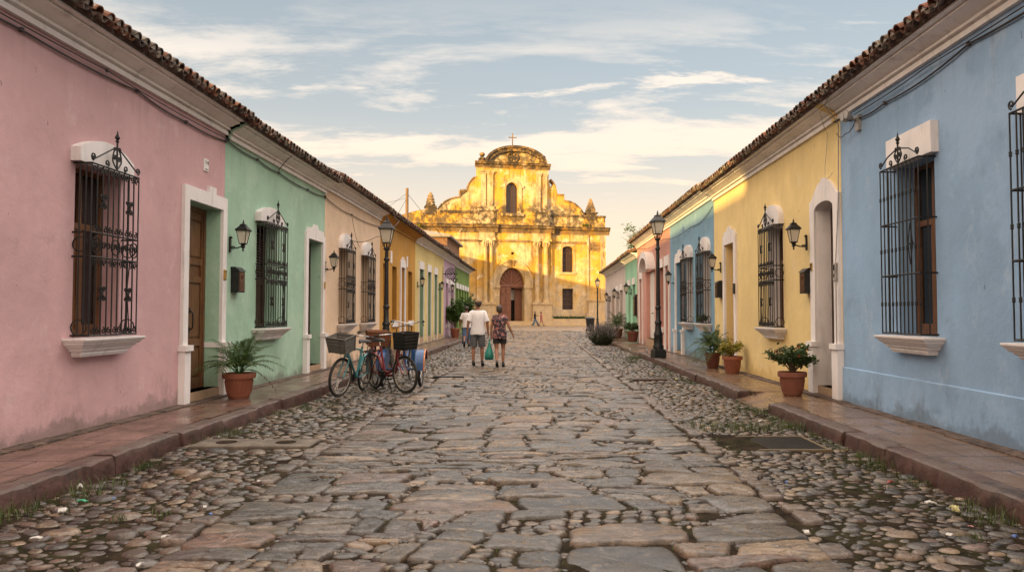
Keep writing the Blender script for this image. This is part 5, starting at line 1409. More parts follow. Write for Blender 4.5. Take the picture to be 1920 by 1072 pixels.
for d in (-1, 1):
    m = MB(); m.lathe([(.03, 0), (.05, .05), (.065, .12), (.06, .13), (.0, .125)], 10, (0, 0, 0)); 
    m.v = [(-.12-p[2]*.7, d*.07+p[0]+.04, .06+p[1]+p[2]*.35) for p in m.v]; m.build('lamp_head', M['grey_plastic'], r, smooth=40)
# utility pole behind the left roofs, with stay wires
r = empty('utility_pole', 'weathered wooden utility pole with stay wires behind the left roofs', 'utility pole', (-8.25, 46, 0))
m = MB(); m.lathe([(.13, 0), (.09, 9.2), (0, 9.25)], 10); m.build('pole', M['polewood'], r, smooth=40) if M.setdefault('polewood', wood('weathered_pole_wood', (.20, .12, .065), .8)) else None
for a, b in (((0, 0, 8.9), (2.2, 3, 6)), ((0, 0, 8.9), (-2.6, -2, 6.4)), ((0, 0, 8.6), (-1.2, -1, 6)), ((0, 0, 8.6), (-3.4, -3, 7.2)), ((0, 0, 8.9), (-.4, 1, 6))):
    m = MB(); m.tube([a, b], .012, 4); m.build('stay_wire', M['cable'], r, smooth=0)
# ------------------------------------------------------------------ plants
M['palm'] = leafmat('palm_green', (.035, .075, .018), (.075, .115, .03))
M['palmdry'] = leafmat('dry_frond', (.17, .085, .03), (.11, .08, .03))
M['shrub'] = leafmat('shrub_green', (.028, .062, .014), (.065, .11, .025))
M['croton'] = leafmat('yellow_green_leaf', (.10, .12, .015), (.36, .29, .025))
M['fern'] = leafmat('fern_green', (.03, .085, .015), (.10, .16, .03))
M['lav'] = leafmat('grey_green_stems', (.05, .07, .035), (.09, .10, .06))
M['lavtip'] = leafmat('faded_purple_spikes', (.22, .19, .23), (.32, .28, .31))
M['twig'] = plain('brown_twig', (.09, .055, .03), .8)
M['flower'] = plain('orange_petal', (.62, .16, .06), .6)
M['grass'] = leafmat('grass_green', (.03, .055, .01), (.085, .105, .025))
M['terracotta_old'] = painted('stained_terracotta', (.165, .056, .036), .8, .7, (.07, .045, .035), 5)
M['terracotta_pale'] = painted('lime_bloomed_terracotta', (.22, .078, .05), .85, .6, (.20, .13, .10), 5)
def pot_profile(k, h): return [(.0, 0), (.135*k, 0), (.15*k, .02*h/.36), (.195*k, .28*h/.36), (.225*k, .285*h/.36), (.232*k, .32*h/.36), (.228*k, h), (.205*k, h), (.195*k, h-.03), (.0, h-.032)]
def make_pot(r, k=1.0, h=.37, ribs=True):
    m = MB(); m.lathe(pot_profile(k, h), 28)
    if ribs:
        for t in range(28):
            a = 2*PI*t/28
            m.tube([(.165*k*math.cos(a), .165*k*math.sin(a), .08*h/.36), (.192*k*math.cos(a), .192*k*math.sin(a), .25*h/.36)], .008, 4)
    m.tube([(.158*k*math.cos(2*PI*t/28), .158*k*math.sin(2*PI*t/28), .055*h/.36) for t in range(28)], .007, 4, closed=True)
    m.build('pot', M[random.choice(('terracotta', 'terracotta_old', 'terracotta_pale'))], r, smooth=40)
    m = MB(); m.lathe([(.0, h-.028), (.1*k, h-.022), (.195*k, h-.03)], 14); m.build('soil', M['soil'], r, smooth=40)
def frond(m, base, az, length, up, droop, nl=15, lw=.016, ll=.2):
    P = []; d = Vector((math.cos(az), math.sin(az), 0))
    for i in range(11):
        t = i/10; P.append(Vector(base)+d*(length*(t*.35+.65*t*t)*math.cos(up)+.0)+Vector((0, 0, length*(math.sin(up)*t-droop*t*t*t))))
    m.tube(P, [.006*(1-.7*i/10) for i in range(11)], 4)
    side = Vector((-d.y, d.x, 0))
    for i in range(nl):
        t = .28+.72*i/(nl-1); q = t*10; a = int(min(q, 9)); c = P[a].lerp(P[a+1], q-a); tg = (P[a+1]-P[a]).normalized()
        l = ll*(1-.65*abs(t-.55)/.5)*random.uniform(.85, 1.1)
        for s_ in (-1, 1):
            o = (side*s_*.85+tg*.75+Vector((0, 0, .15))).normalized()
            tip = c+o*l+Vector((0, 0, -l*.35)); mid = c+o*l*.5+Vector((0, 0, -.02*l))
            wv = tg.cross(o).cross(o).normalized()*lw
            m.add([c-wv*.3, c+wv*.3, mid+wv*.8, tip, mid-wv*.8], [(0, 1, 2, 4), (4, 2, 3)])
def leaf(m, p, d, l, w_, n=None):
    d = d.normalized(); s_ = d.cross(Vector((random.uniform(-.4, .4), random.uniform(-.4, .4), 1))).normalized()*w_
    u = s_.cross(d).normalized()
    m.add([p, p+d*l*.45+s_-u*w_*.2, p+d*l, p+d*l*.45-s_-u*w_*.2, p+d*l*.5+u*w_*.25], [(0, 1, 4), (1, 2, 4), (2, 3, 4), (3, 0, 4)])
def palm_plant(label, x, y, z, k, h, size, nf, group='potted plants along the house fronts', dry=2, seed=1, wide=1.0):
    random.seed(seed); r = empty('potted_palm', label, 'potted plant', (x, y, z), group=group); make_pot(r, k, h)
    m = MB(); dr = MB()
    for i in range(nf):
        az = 2.4*i+random.uniform(-.3, .3); up = lerp(1.35, .5, (i/nf)**.8)+random.uniform(-.1, .1)
        frond(m, (.03*math.cos(az), .03*math.sin(az), h-.03), az, size*random.uniform(.8, 1.1), up, lerp(.12, .62, i/nf)*wide, 14, .013, .21*size/.6)
    for i in range(dry): frond(dr, (0, 0, h-.03), random.uniform(-1.2, 1.2)+(0 if i else .2), size*.85, .45, .85, 13, .012, .16)
    m.build('fronds', M['palm'], r, smooth=0, recalc=False)
    if dry: dr.build('dry_frond', M['palmdry'], r, smooth=0, recalc=False)
    return r
def shrub_plant(label, x, y, z, k, h, spread, height, nb, nl, mat, flowers=0, seed=1, group='potted plants along the house fronts', ll=.055, lw=.018, name='potted_shrub', pot=True, dryb=0):
    random.seed(seed); r = empty(name, label, 'potted plant', (x, y, z), group=group)
    if pot: make_pot(r, k, h)
    st = MB(); lf = MB(); fl = MB(); dl = MB()
    for i in range(nb):
        az = 2.4*i+random.uniform(-.4, .4); rr = spread*random.uniform(.35, 1.05); zz_ = height*random.uniform(.45, 1.0)*(1-.28*(rr/spread)**2)
        P = smoothline([(0, 0, h-.04), (rr*.3*math.cos(az), rr*.3*math.sin(az), h+zz_*.4), (rr*.7*math.cos(az+.15), rr*.7*math.sin(az+.15), h+zz_*.7), (rr*math.cos(az), rr*math.sin(az), h+zz_)], 4)
        st.tube(P, [.009*(1-.7*j/(len(P)-1)) for j in range(len(P))], 5)
        for j in range(nl):
            t = .35+.65*random.random()**.7; q = t*(len(P)-1); a = int(min(q, len(P)-2)); c = P[a].lerp(P[a+1], q-a)
            d = Vector((random.gauss(0, 1), random.gauss(0, 1), random.gauss(.45, .7)))
            c = c+Vector((random.gauss(0, .03), random.gauss(0, .03), random.gauss(0, .02)))
            leaf(dl if i < dryb else lf, c, d, ll*random.uniform(.7, 1.25), lw*random.uniform(.8, 1.2))
        if i < flowers:
            for q in range(5): leaf(fl, P[-1]+Vector((0, -.02, 0)), Vector((math.cos(q*1.26), -.5, math.sin(q*1.26))), .04, .016)
    st.build('stems', M['twig'], r, smooth=40); lf.build('leaves', M[mat], r, smooth=0, recalc=False)
    if flowers: fl.build('flowers', M['flower'], r, smooth=0, recalc=False)
    if dryb: dl.build('dry_leaves', M['palmdry'], r, smooth=0, recalc=False)
    return r
palm_plant('spreading palm in a terracotta pot before the mint green wall', -4.62, 11.5, SW, 1.06, .385, .70, 26, seed=3, wide=.85)
shrub_plant('dark leafy shrub with orange flowers in a terracotta pot by the white door surround', 4.0, 11.9, SW, .98, .37, .38, .48, 24, 46, 'shrub', 5, seed=5, dryb=2, ll=.065, lw=.024)
shrub_plant('yellow-leaved croton in a terracotta pot, right of the potted palm', 4.18, 16.3, SW, .95, .37, .30, .44, 15, 30, 'croton', 0, seed=8, ll=.085, lw=.02)
palm_plant('feathery palm in a terracotta pot before the sky blue house', 4.12, 17.9, SW, .85, .36, .78, 30, seed=11, dry=0, wide=1.3)
shrub_plant('clipped round bush in a terracotta pot before the mint wall', 4.22, 34.2, SW, 1.25, .5, .36, .42, 26, 46, 'shrub', 0, seed=12, ll=.07, lw=.03)
palm_plant('large drooping fern in a terracotta pot near the lavender bush', 4.1, 39.6, SW, 1.25, .5, 1.15, 30, seed=13, dry=0, wide=1.0)
shrub_plant('tall leafy potted tree by the lilac house, left of two', -4.62, 40.6, SW, 1.2, .5, .55, 1.75, 26, 60, 'fern', 0, seed=14, ll=.17, lw=.05, name='potted_tree')
shrub_plant('tall leafy potted tree by the lilac house, right of two', -4.2, 42.4, SW, 1.2, .5, .6, 2.0, 28, 60, 'fern', 0, seed=15, ll=.17, lw=.05, name='potted_tree')
shrub_plant('light green low bush beside the dark bin by the far right kerb', 4.0, 46, 0, 1, .02, .6, .85, 22, 40, 'fern', 0, seed=16, ll=.15, lw=.04, name='low_bush', pot=False)
shrub_plant('small plants set on the sill of the nearer sky blue window', 4.36, 20.15, 1.19, .5, .02, .16, .22, 12, 20, 'shrub', 0, seed=17, ll=.07, lw=.02, name='sill_plant', pot=False)
# lavender bush growing at the kerb
random.seed(21); r = empty('lavender_bush', 'grey-green lavender bush growing out of the cobbles at the right kerb', 'bush', (2.86, 34.4, 0.02))
m = MB(); t_ = MB()
for i in range(400):
    az = random.uniform(0, 2*PI); rr = .62*random.random()**.6; l = random.uniform(.45, 1.12)*(1-.35*rr)
    b = Vector((rr*.6*math.cos(az), rr*.6*math.sin(az), 0)); tp = b+Vector((rr*.75*math.cos(az)+random.gauss(0, .09), rr*.75*math.sin(az)+random.gauss(0, .09), l))
    md = b.lerp(tp, .5)+Vector((0, 0, .04)); m.tube([b, md, tp], .006, 3)
    for q in range(4): leaf(m, b.lerp(tp, random.uniform(.05, .7)), Vector((random.gauss(0, 1), random.gauss(0, 1), .8)), .13, .016)
    m.mi = 1
    if random.random() < .7: m.tube([b.lerp(tp, .82), tp, tp+Vector((0, 0, .05))], [.008, .014, .003], 4)
    m.mi = 0
m.build('foliage', [M['lav'], M['lavtip']], r, smooth=0, recalc=False)
# tree beyond the right roofs
random.seed(23); r = empty('tree', 'small leafy treetop showing above the coral house roof', 'tree', (9.9, 74, 0))
m = MB(); m.tube(smoothline([(0, 0, 0), (.1, 0, 3), (-.1, 0, 6), (0, 0, 8.3)], 5), .16, 8)
lf = MB(); cl = []
for i in range(14):
    az = random.uniform(0, 6.28); p = Vector((1.25*math.cos(az)*random.random(), 1.2*math.sin(az)*random.random(), random.uniform(7.7, 10.0)))
    cl.append(p); m.tube([(0, 0, random.uniform(6.4, 8)), p*.6+Vector((0, 0, p.z*.4-.2)), p], [.06, .04, .015], 5)
for c in cl:
    for j in range(95): leaf(lf, c+Vector((random.gauss(0, .3), random.gauss(0, .3), random.gauss(0, .25))), Vector((random.gauss(0, 1), random.gauss(0, 1), random.gauss(.2, .6))), .26, .07)
m.build('trunk', M['twig'], r, smooth=40); lf.build('crown', M['fern'], r, smooth=0, recalc=False)
# tufts of grass in the joints and along the kerbs; plants in the church bed and on its ledges
random.seed(31); m = MB()
def tuft(x, y, z, n, h, sp):
    for i in range(n):
        az = random.uniform(0, 2*PI); b = Vector((x+random.gauss(0, sp), y+random.gauss(0, sp), z)); l = h*random.uniform(.5, 1.2)
        o = Vector((math.cos(az), math.sin(az), 0)); w_ = Vector((-o.y, o.x, 0))*.0035
        m.add([b-w_, b+w_, b+o*l*.3+Vector((0, 0, l*.7))+w_*.6, b+o*l*.3+Vector((0, 0, l*.7))-w_*.6, b+o*l*.75+Vector((0, 0, l*.95))], [(0, 1, 2, 3), (3, 2, 4)])
for i in range(210):
    side = random.random() < .62; y = 3.6+22*random.random()**1.6
    x = 3.29-abs(random.gauss(0, .12)) if side else -3.86+abs(random.gauss(0, .14))
    if i > 150: x = random.choice([random.uniform(-3.7, -2.4), random.uniform(1.9, 3.2)])
    tuft(x, y, hgt(x, y)-.01, random.randint(10, 30), random.uniform(.035, .10), .04)
for i in range(420):
    x = random.uniform(-2.2, 1.7); y = 3.7+18*random.random()**1.5; tuft(x, y, hgt(x, y)-.012, random.randint(5, 12), random.uniform(.02, .045), .03)
for x, y, n in ((2.35, 9.3, 140), (2.7, 9.2, 120), (3.1, 9.35, 160), (1.95, 9.1, 80), (3.2, 7.2, 80), (3.22, 5.3, 120), (3.1, 10.8, 120), (2.9, 23.5, 160), (3.1, 24.2, 160), (2.6, 21.5, 120), (-3.7, 8.9, 90), (-3.5, 22, 120), (-3.7, 6.1, 110), (-3.75, 5.4, 90)):
    tuft(x, y, hgt(x, y), n, .12, .14)
tag(m.build('grass', M['grass'], None, smooth=0, recalc=False), kind='stuff')
random.seed(33); r = empty('bed_plants', 'low green plants growing in the bed at the church wall', 'plants', tuple(cf(*[(Z(832, 1005, 1.2)[0]+Z(1012, 1005, 1.2)[0])/2, 1.0, BASE+.28])))
m = MB(); hw = (Z(1012, 1005, 1.2)[0]-Z(832, 1005, 1.2)[0])/2
for i in range(520):
    p = CU*random.uniform(-hw, hw)+CN*random.uniform(-.4, .4); leaf(m, p, Vector((random.gauss(0, .6), random.gauss(0, .6), 1)), random.uniform(.2, .45), .06)
m.build('leaves', M['shrub'], r, smooth=0, recalc=False)
for (zx, zy, lab, n) in ((118, 525, 'weeds sprouting from the left end of the church cornice', 90), (1008, 520, 'dark tuft of weeds on the right of the church cornice', 30)):
    u, z = Z(zx, zy, .3); r = empty('weed', lab, 'plants', tuple(cf(u, .35, z))); m = MB()
    for i in range(n): leaf(m, Vector((random.gauss(0, .35), random.gauss(0, .15), 0)), Vector((random.gauss(0, .7), random.gauss(0, .7), 1)), random.uniform(.25, .6), .07)
    m.build('leaves', M['croton' if n > 50 else 'shrub'], r, smooth=0, recalc=False)

# ------------------------------------------------------------------ drains, bin, bits on the ground
r = empty('drain_cover', 'pair of worn concrete drain covers in the left gutter', 'drain cover', (DRAIN[0], DRAIN[2], 0)); a, b, c, d = DRAIN
for x0, x1 in ((0, .62), (.64, b-a)):
    m = MB(); m.rings([[(x0, 0, -.05), (x1, 0, -.05), (x1, d-c, -.05), (x0, d-c, -.05)], [(x0, 0, .045), (x1, 0, .045), (x1, d-c, .045), (x0, d-c, .045)], [(x0+.012, .012, .057), (x1-.012, .012, .057), (x1-.012, d-c-.012, .057), (x0+.012, d-c-.012, .057)]])
    s_ = m.build('slab', M['concrete'], r, smooth=0)
    m = MB(); m.lathe([(.11, .0), (.11, .004), (.0, .004)], 18, ((x0+x1)/2, (d-c)/2, .057)); m.build('hand_hole', M['earth'], s_, smooth=0)
r = empty('drain_grate', 'black iron drain grate in a yellow-edged frame in the right gutter', 'drain grate', (GRATE[0], GRATE[2], 0)); a, b, c, d = GRATE
m = MB(); w_, l_ = b-a, d-c; z = .032
m.box(0, w_, 0, .05, -.05, z); m.box(0, .07, .05, l_, -.05, z+.002); m.box(.07, w_, l_-.04, l_, -.05, z); m.box(w_-.04, w_, .05, l_-.04, -.05, z)
m.build('frame', M['gframe'], r, smooth=0) if M.setdefault('gframe', painted('worn_yellow_frame', (.12, .085, .045), .7, .8, (.03, .025, .02), 3)) else None
m = MB()
for i in range(26): y = .055+i*(l_-.1)/26; m.box(.075, w_-.045, y, y+.017, 0, z-.006)
for i in range(6): x = .08+i*(w_-.14)/5; m.box(x, x+.018, .052, l_-.042, -.01, z-.012)
m.build('bars', M['iron'], r, smooth=0)
m = MB(); m.box(.07, w_-.04, .05, l_-.04, -.04, -.03); m.build('pit', M['dark'], r, smooth=0)
o = MB().box(1.98, 2.68, 15.78, 15.98, -.02, .075).build('plank', M['darkwood'], None, smooth=0); tag(o, 'dark weathered plank lying across the right gutter', 'plank')
o = MB().rings([[(-.33, 0, -.02), (.33, 0, -.02), (.33, .12, -.02), (-.33, .12, -.02)], [(-.33, 0, .09), (.33, 0, .09), (.33, .12, .09), (-.33, .12, .09)]]).build('kerb_stop', M['iron'], None, smooth=0); o.location = (-2.0, 16.3, 0); tag(o, 'low dark bar on the road beyond the blue tricycle', 'kerb stop')
r = empty('trash_bin', 'black wheeled trash bin at the far right edge of the plaza', 'trash bin', (4.0, 60, 0))
m = MB(); m.rings([[(-.33*q, -.36*q, z), (.33*q, -.36*q, z), (.33*q, .36*q, z), (-.33*q, .36*q, z)] for q, z in ((.78, .06), (1, 1.02))]); m.build('bin_body', M['blackplastic'], r, smooth=0)
m = MB(); m.rings([[(-.38, -.42, 1.021), (.38, -.42, 1.021), (.38, .42, 1.021), (-.38, .42, 1.021)], [(-.38, -.42, 1.08), (.38, -.42, 1.08), (.38, .42, 1.10), (-.38, .42, 1.10)], [(-.25, -.3, 1.17), (.25, -.3, 1.17), (.25, .35, 1.2), (-.25, .35, 1.2)]]); m.build('lid', M['blackplastic'], r, smooth=0)
for d in (-1, 1): m = MB(); m.lathe([(.0, -.03), (.12, -.03), (.12, .03), (0, .03)], 12, (d*.3, .3, .12), 'x'); m.build('wheel', M['rubber'], r, smooth=40)
M['paper'] = plain('white_paper', (.46, .45, .43), .8, 0, .08); M['foam'] = plain('pale_yellow_foam', (.46, .42, .20), .7); M['redbit'] = plain('red_plastic', (.28, .03, .025), .4); M['bluebit'] = plain('blue_plastic', (.06, .12, .34), .4); M['pinkbit'] = plain('pink_card', (.62, .32, .33), .6); M['greenbit'] = plain('green_plastic', (.04, .28, .16), .4)
def scrap(px, py, w_, l_, h, mat, label, name, cat, seed, zb=None, x=None, y=None):
    random.seed(seed); w_ *= .62; l_ *= .62; h *= .75; d_ = ray(px, py); t = (CAM.z-.06)/-d_.z; p = CAM+d_*t
    m = MB(); n = 6
    top = [[(w_*(i/n-.5)+random.gauss(0, w_*.05), l_*(j/n-.5)+random.gauss(0, l_*.05), h*(.35+.65*math.sin(PI*i/n)*random.uniform(.4, 1))) for i in range(n+1)] for j in range(n+1)]
    vs_ = [q for r_ in top for q in r_]+[(q[0], q[1], max(0, q[2]-h*.3)) for r_ in top for q in r_]; N = (n+1)**2; fs = []
    for j in range(n):
        for i in range(n):
            a = j*(n+1)+i; fs += [(a, a+1, a+n+2, a+n+1), (N+a+n+1, N+a+n+2, N+a+1, N+a)]
    e = [i for i in range(n+1)]+[j*(n+1)+n for j in range(1, n+1)]+[n*(n+1)+i for i in range(n-1, -1, -1)]+[j*(n+1) for j in range(n-1, 0, -1)]
    for a, b in zip(e, e[1:]+e[:1]): fs.append((a, N+a, N+b, b))
    m.add(vs_, fs); o = m.build(name, M[mat], None, smooth=25); o.location = (p.x, p.y, hgt(p.x, p.y)+.028); o.rotation_euler = (random.gauss(0, .1), random.gauss(0, .1), random.uniform(0, 3)); tag(o, label, cat, 'litter on the cobbles')
for i, a in enumerate((
    (1745, 935, .12, .07, .03, 'paper', 'flattened white paper napkin by the right kerb', 'paper_scrap', 'litter'),
    (1788, 948, .10, .08, .06, 'foam', 'pale yellow foam cup scrap near the right kerb', 'foam_scrap', 'litter'),
    (1820, 978, .05, .035, .012, 'pinkbit', 'small pink card scrap near the yellow foam', 'card_scrap', 'litter'),
    (1780, 1000, .07, .05, .015, 'paper', 'dirty white scrap below the yellow foam', 'paper_scrap', 'litter'),
    (1903, 998, .05, .04, .03, 'bluebit', 'blue bottle cap at the far right kerb corner', 'bottle_cap', 'litter'),
    (1669, 897, .08, .04, .025, 'redbit', 'crushed red wrapper beside the right kerb', 'wrapper', 'litter'),
    (1512, 994, .07, .05, .02, 'paper', 'white scrap on the brick edging right of the slabs', 'paper_scrap', 'litter'),
    (1508, 876, .09, .07, .05, 'blackplastic', 'black plastic scrap lying below the iron grate', 'plastic_scrap', 'litter'),
    (1474, 901, .05, .04, .02, 'bluebit', 'blue wrapper scrap left of the black plastic', 'wrapper', 'litter'),
    (1428, 788, .13, .08, .04, 'paper', 'crumpled white bag at the kerb ramp', 'paper_scrap', 'litter'),
    (150, 902, .06, .11, .05, 'paper', 'white paper leaning at the left kerb foot', 'paper_scrap', 'litter'),
    (154, 930, .10, .05, .03, 'greenbit', 'green and white wrapper beside the left kerb', 'wrapper', 'litter'),
    (118, 950, .14, .08, .04, 'paper', 'pale plastic sheet scrap in the left gutter', 'paper_scrap', 'litter'),
    (68, 1004, .10, .05, .02, 'paper', 'white wrapper on cobbles at the bottom left corner', 'paper_scrap', 'litter'),
    (262, 1052, .08, .03, .015, 'paper', 'thin white strip on the cobbles at the bottom left', 'paper_scrap', 'litter'),
    (310, 1004, .07, .05, .02, 'paper', 'white scrap amid the left cobbles near the slabs', 'paper_scrap', 'litter'),
    (384, 953, .05, .035, .02, 'paper', 'tiny white scrap near the left brick edging', 'paper_scrap', 'litter'),
    (394, 967, .045, .035, .02, 'bluebit', 'dark blue cap near the left brick edging', 'bottle_cap', 'litter'),
    (213, 925, .04, .03, .015, 'bluebit', 'small blue scrap among the left cobbles', 'wrapper', 'litter'),
    (486, 904, .05, .04, .02, 'paper', 'white pebble-sized scrap below the drain covers', 'paper_scrap', 'litter'),
    (562, 772, .10, .05, .03, 'paper', 'white scrap in the gutter before the bicycles', 'paper_scrap', 'litter'),
    (1268, 708, .10, .07, .04, 'foam', 'pale scrap at the right kerb near the plank', 'foam_scrap', 'litter'))):
    scrap(*a, seed=100+i)
r = empty('metal_stand', 'small grey metal boot scraper on the kerb end before the right street lamp', 'boot scraper', (3.3, 25.2, SW+.01))
m = MB(); 
for x in (-.28, .28): m.tube([(x, -.12, 0), (x, 0, .14), (x, .12, 0)], .02, 5)
m.box(-.3, .3, -.02, .02, .10, .15); m.build('bar', M['chrome'], r, smooth=0)
# ------------------------------------------------------------------ bicycles
def paint(name, c): return plain(name, c, .35, .15, .25, 14)
M['teal'] = paint('teal_bike_paint', (.045, .19, .21)); M['redpaint'] = paint('dark_red_bike_paint', (.14, .012, .016)); M['bluepaint'] = paint('blue_cart_paint', (.016, .06, .17)); M['darkpaint'] = paint('dark_bike_paint', (.03, .03, .035)); M['orangepaint'] = paint('copper_fender', (.55, .20, .08))
M['palerim'] = plain('dull_rim', (.19, .165, .145), .45, .7)
M['greybasket'] = painted('grey_wood_basket', (.115, .11, .10), .85, .5, (.06, .055, .05), 6)
M['brownbasket'] = painted('brown_wicker', (.17, .058, .022), .7, .5, (.07, .03, .015), 6)
M['blackbasket'] = plain('black_wire_basket', (.012, .011, .011), .55)
RW = .335
def wheel(par, name, c, tr, tyre='rubber', spokes=28, tw=.021, hubw=.045):
    """wheel standing in the local xz plane, centre c, put through the map tr"""
    m = MB(tr); n = 40
    m.tube([(c[0]+(RW-tw)*math.cos(2*PI*k/n), c[1], c[2]+(RW-tw)*math.sin(2*PI*k/n)) for k in range(n)], tw, 8, closed=True)
    w_ = m.build(name, M[tyre], par, smooth=60)
    m = MB(tr); rr = RW-tw*2-.006
    m.tube([(c[0]+rr*math.cos(2*PI*k/n), c[1], c[2]+rr*math.sin(2*PI*k/n)) for k in range(n)], .012, 6, closed=True)
    m.lathe([(.012, -hubw), (.026, -hubw+.01), (.016, -hubw+.02), (.016, hubw-.02), (.026, hubw-.01), (.012, hubw)], 10, c, 'y')
    m.build('rim', M['palerim'], w_, smooth=50)
    m = MB(tr)
    for k in range(spokes):
        a = 2*PI*k/spokes; b = a+(.5 if k % 2 else -.5); s_ = .03 if k % 4 < 2 else -.03
        m.tube([(c[0]+.022*math.cos(b), c[1]+s_, c[2]+.022*math.sin(b)), (c[0]+rr*math.cos(a), c[1], c[2]+rr*math.sin(a))], .0022, 3)
    m.build('spokes', M['chrome'], w_, smooth=0)
    return w_
def steer(a, lean, piv=(.42, .95)):
    ca, sa = math.cos(a), math.sin(a)
    def f(x, y, z):
        dx = x-piv[0]; return (piv[0]+dx*ca-y*sa, dx*sa+y*ca, z)
    return f
def bicycle(label, x, y, rz, frame, basketm, bsize, st=0.0, step=False, lean=.06, fender=None, bask=None, saddle=True, kick=1):
    r = empty('bicycle', label, 'bicycle', (x, y, .045), rz); r.rotation_euler = (lean, 0, rz)
    fr = M[frame]; I = None; S = steer(st, 0)
    rear = (-.52, 0, RW); front = (.60, 0, RW)
    m = MB(); bb = (-.08, 0, .28)
    if step:
        m.tube(smoothline([(.435, 0, .80), (.36, 0, .56), (.22, 0, .40), (.05, 0, .34), (-.1, 0, .35), (-.15, 0, .42)], 4), .026, 8)
        m.tube(smoothline([(.45, 0, .70), (.40, 0, .48), (.25, 0, .32), (-.08, 0, .28)], 4), .022, 8)
    else:
        m.tube([(.43, 0, .83), (-.22, 0, .76)], .016, 8); m.tube([(.45, 0, .72), bb], .02, 8)
    m.tube([bb, (-.24, 0, .82)], .019, 8); m.tube([(.42, 0, .90), (.465, 0, .66)], .024, 8)
    for s_ in (-1, 1):
        m.tube([(-.09, s_*.03, .28), (-.52, s_*.065, RW)], .011, 6); m.tube([(-.22, s_*.02, .74), (-.52, s_*.065, RW)], .009, 6)
    m.build('frame', fr, r, smooth=40)
    m = MB(S)
    for s_ in (-1, 1): m.tube(smoothline([(.475, s_*.045, .68), (.50, s_*.055, .55), (.60, s_*.055, RW)], 4), .013, 6)
    m.tube([(.475, -.05, .685), (.475, .05, .685)], .018, 6); m.build('fork', fr, r, smooth=40)
    wheel(r, 'front_wheel', front, S); wheel(r, 'rear_wheel', rear, None)
    m = MB(S); m.tube([(.44, 0, .82), (.40, 0, 1.0)], .013, 6)
    m.tube(smoothline([(.18, -.31, 1.02), (.28, -.29, 1.04), (.40, -.16, 1.05), (.42, 0, 1.01), (.40, .16, 1.05), (.28, .29, 1.04), (.18, .31, 1.02)], 4), .011, 6)
    hb = m.build('handlebar', M['chrome'], r, smooth=50)
    m = MB(S)
    for s_ in (-1, 1):
        m.tube([(.17, s_*.31, 1.02), (.29, s_*.288, 1.04)], .019, 8); m.tube(smoothline([(.31, s_*.26, 1.04), (.29, s_*.29, 1.0), (.20, s_*.31, .985)], 3), .007, 4)
        m.tube(smoothline([(.33, s_*.24, 1.045), (.48, s_*.2, 1.1), (.52, s_*.05, .95), (.48, 0, .7)], 4), .004, 4)
    m.build('grip', M['blackplastic'], hb, smooth=50)
    if saddle:
        m = MB(); prof = [(-.40, .10, .90), (-.36, .115, .925), (-.27, .095, .93), (-.18, .045, .925), (-.10, .03, .92), (-.07, .018, .90)]
        m.rings([[(px_, w_*math.cos(2*PI*k/10), z_+.022*math.sin(2*PI*k/10)-(.02 if abs(math.cos(2*PI*k/10)) > .9 else 0)) for k in range(10)] for px_, w_, z_ in prof])
        s_ = m.build('saddle', M['blackplastic'], r, smooth=60); m = MB(); m.tube([(-.24, 0, .8), (-.262, 0, .91)], .012, 6); m.build('seat_post', M['chrome'], s_, smooth=50)
    m = MB(); m.lathe([(.085, -.004), (.085, .004)], 20, (-.08, -.05, .28), 'y'); m.tube([(-.08, .09, .28), (-.08, -.09, .28)], .012, 6)
    for s_, a in ((-1, .6), (1, .6+PI)):
        e = (-.08+.165*math.cos(a), s_*.085, .28+.165*math.sin(a)); m.tube([(-.08, s_*.085, .28), e], .01, 5); m.box(e[0]-.045, e[0]+.045, min(e[1], e[1]+s_*.09), max(e[1], e[1]+s_*.09), e[2]-.012, e[2]+.012)
    m.tube([(-.08, -.05, .365), (-.52, -.05, .365)], .005, 4); m.tube([(-.08, -.05, .196), (-.52, -.05, .30)], .005, 4)
    m.build('crankset', M['iron'], r, smooth=40)
    m = MB()
    if kick == 1: m.tube([(-.2, .04, .27), (-.28, .20, -.05)], .009, 5)
    else:
        for s_ in (-1, 1): m.tube([(-.1, s_*.05, .25), (-.2, s_*.17, -.03), (-.30, s_*.17, -.035)], .009, 5)
    m.build('kickstand', M['chrome' if kick == 1 else 'iron'], r, smooth=40)
    for (a0, a1, c, tr, nm) in ((.35, 2.7, front, S, 'front_fender'), (.2, 2.9, rear, None, 'rear_fender')):
        fm = fender or frame
        if nm == 'front_fender' and not fender: continue
        m = MB(tr); rr = RW+.018; n = 14; th = []
        for k in range(n+1):
            a = lerp(a0, a1, k/n); th.append([(c[0]+(rr-abs(q)*.25)*math.cos(a), c[1]+q, c[2]+(rr-abs(q)*.25)*math.sin(a)) for q in (-.032, -.018, 0, .018, .032)]+[(c[0]+(rr-.006)*math.cos(a), c[1], c[2]+(rr-.006)*math.sin(a))])
        m.rings(th); m.build(nm, M[fm], r, smooth=50)
    m = MB()
    for s_ in (-1, 1): m.tube([(-.28, s_*.06, .72), (-.66, s_*.06, .72), (-.52, s_*.066, RW)], .007, 5)
    for q in range(4): m.tube([(-.32-.1*q, -.06, .72), (-.32-.1*q, .06, .72)], .006, 4)
    m.build('luggage_rack', M['iron'], r, smooth=40)
    # basket on the handlebar
    L, W_, Hh, x0, z0, tilt = bsize
    def B(a, b, c): return S(x0+a*math.cos(tilt)+c*math.sin(tilt), b, z0-a*math.sin(tilt)+c*math.cos(tilt))
    m = MB(B); tp = .86
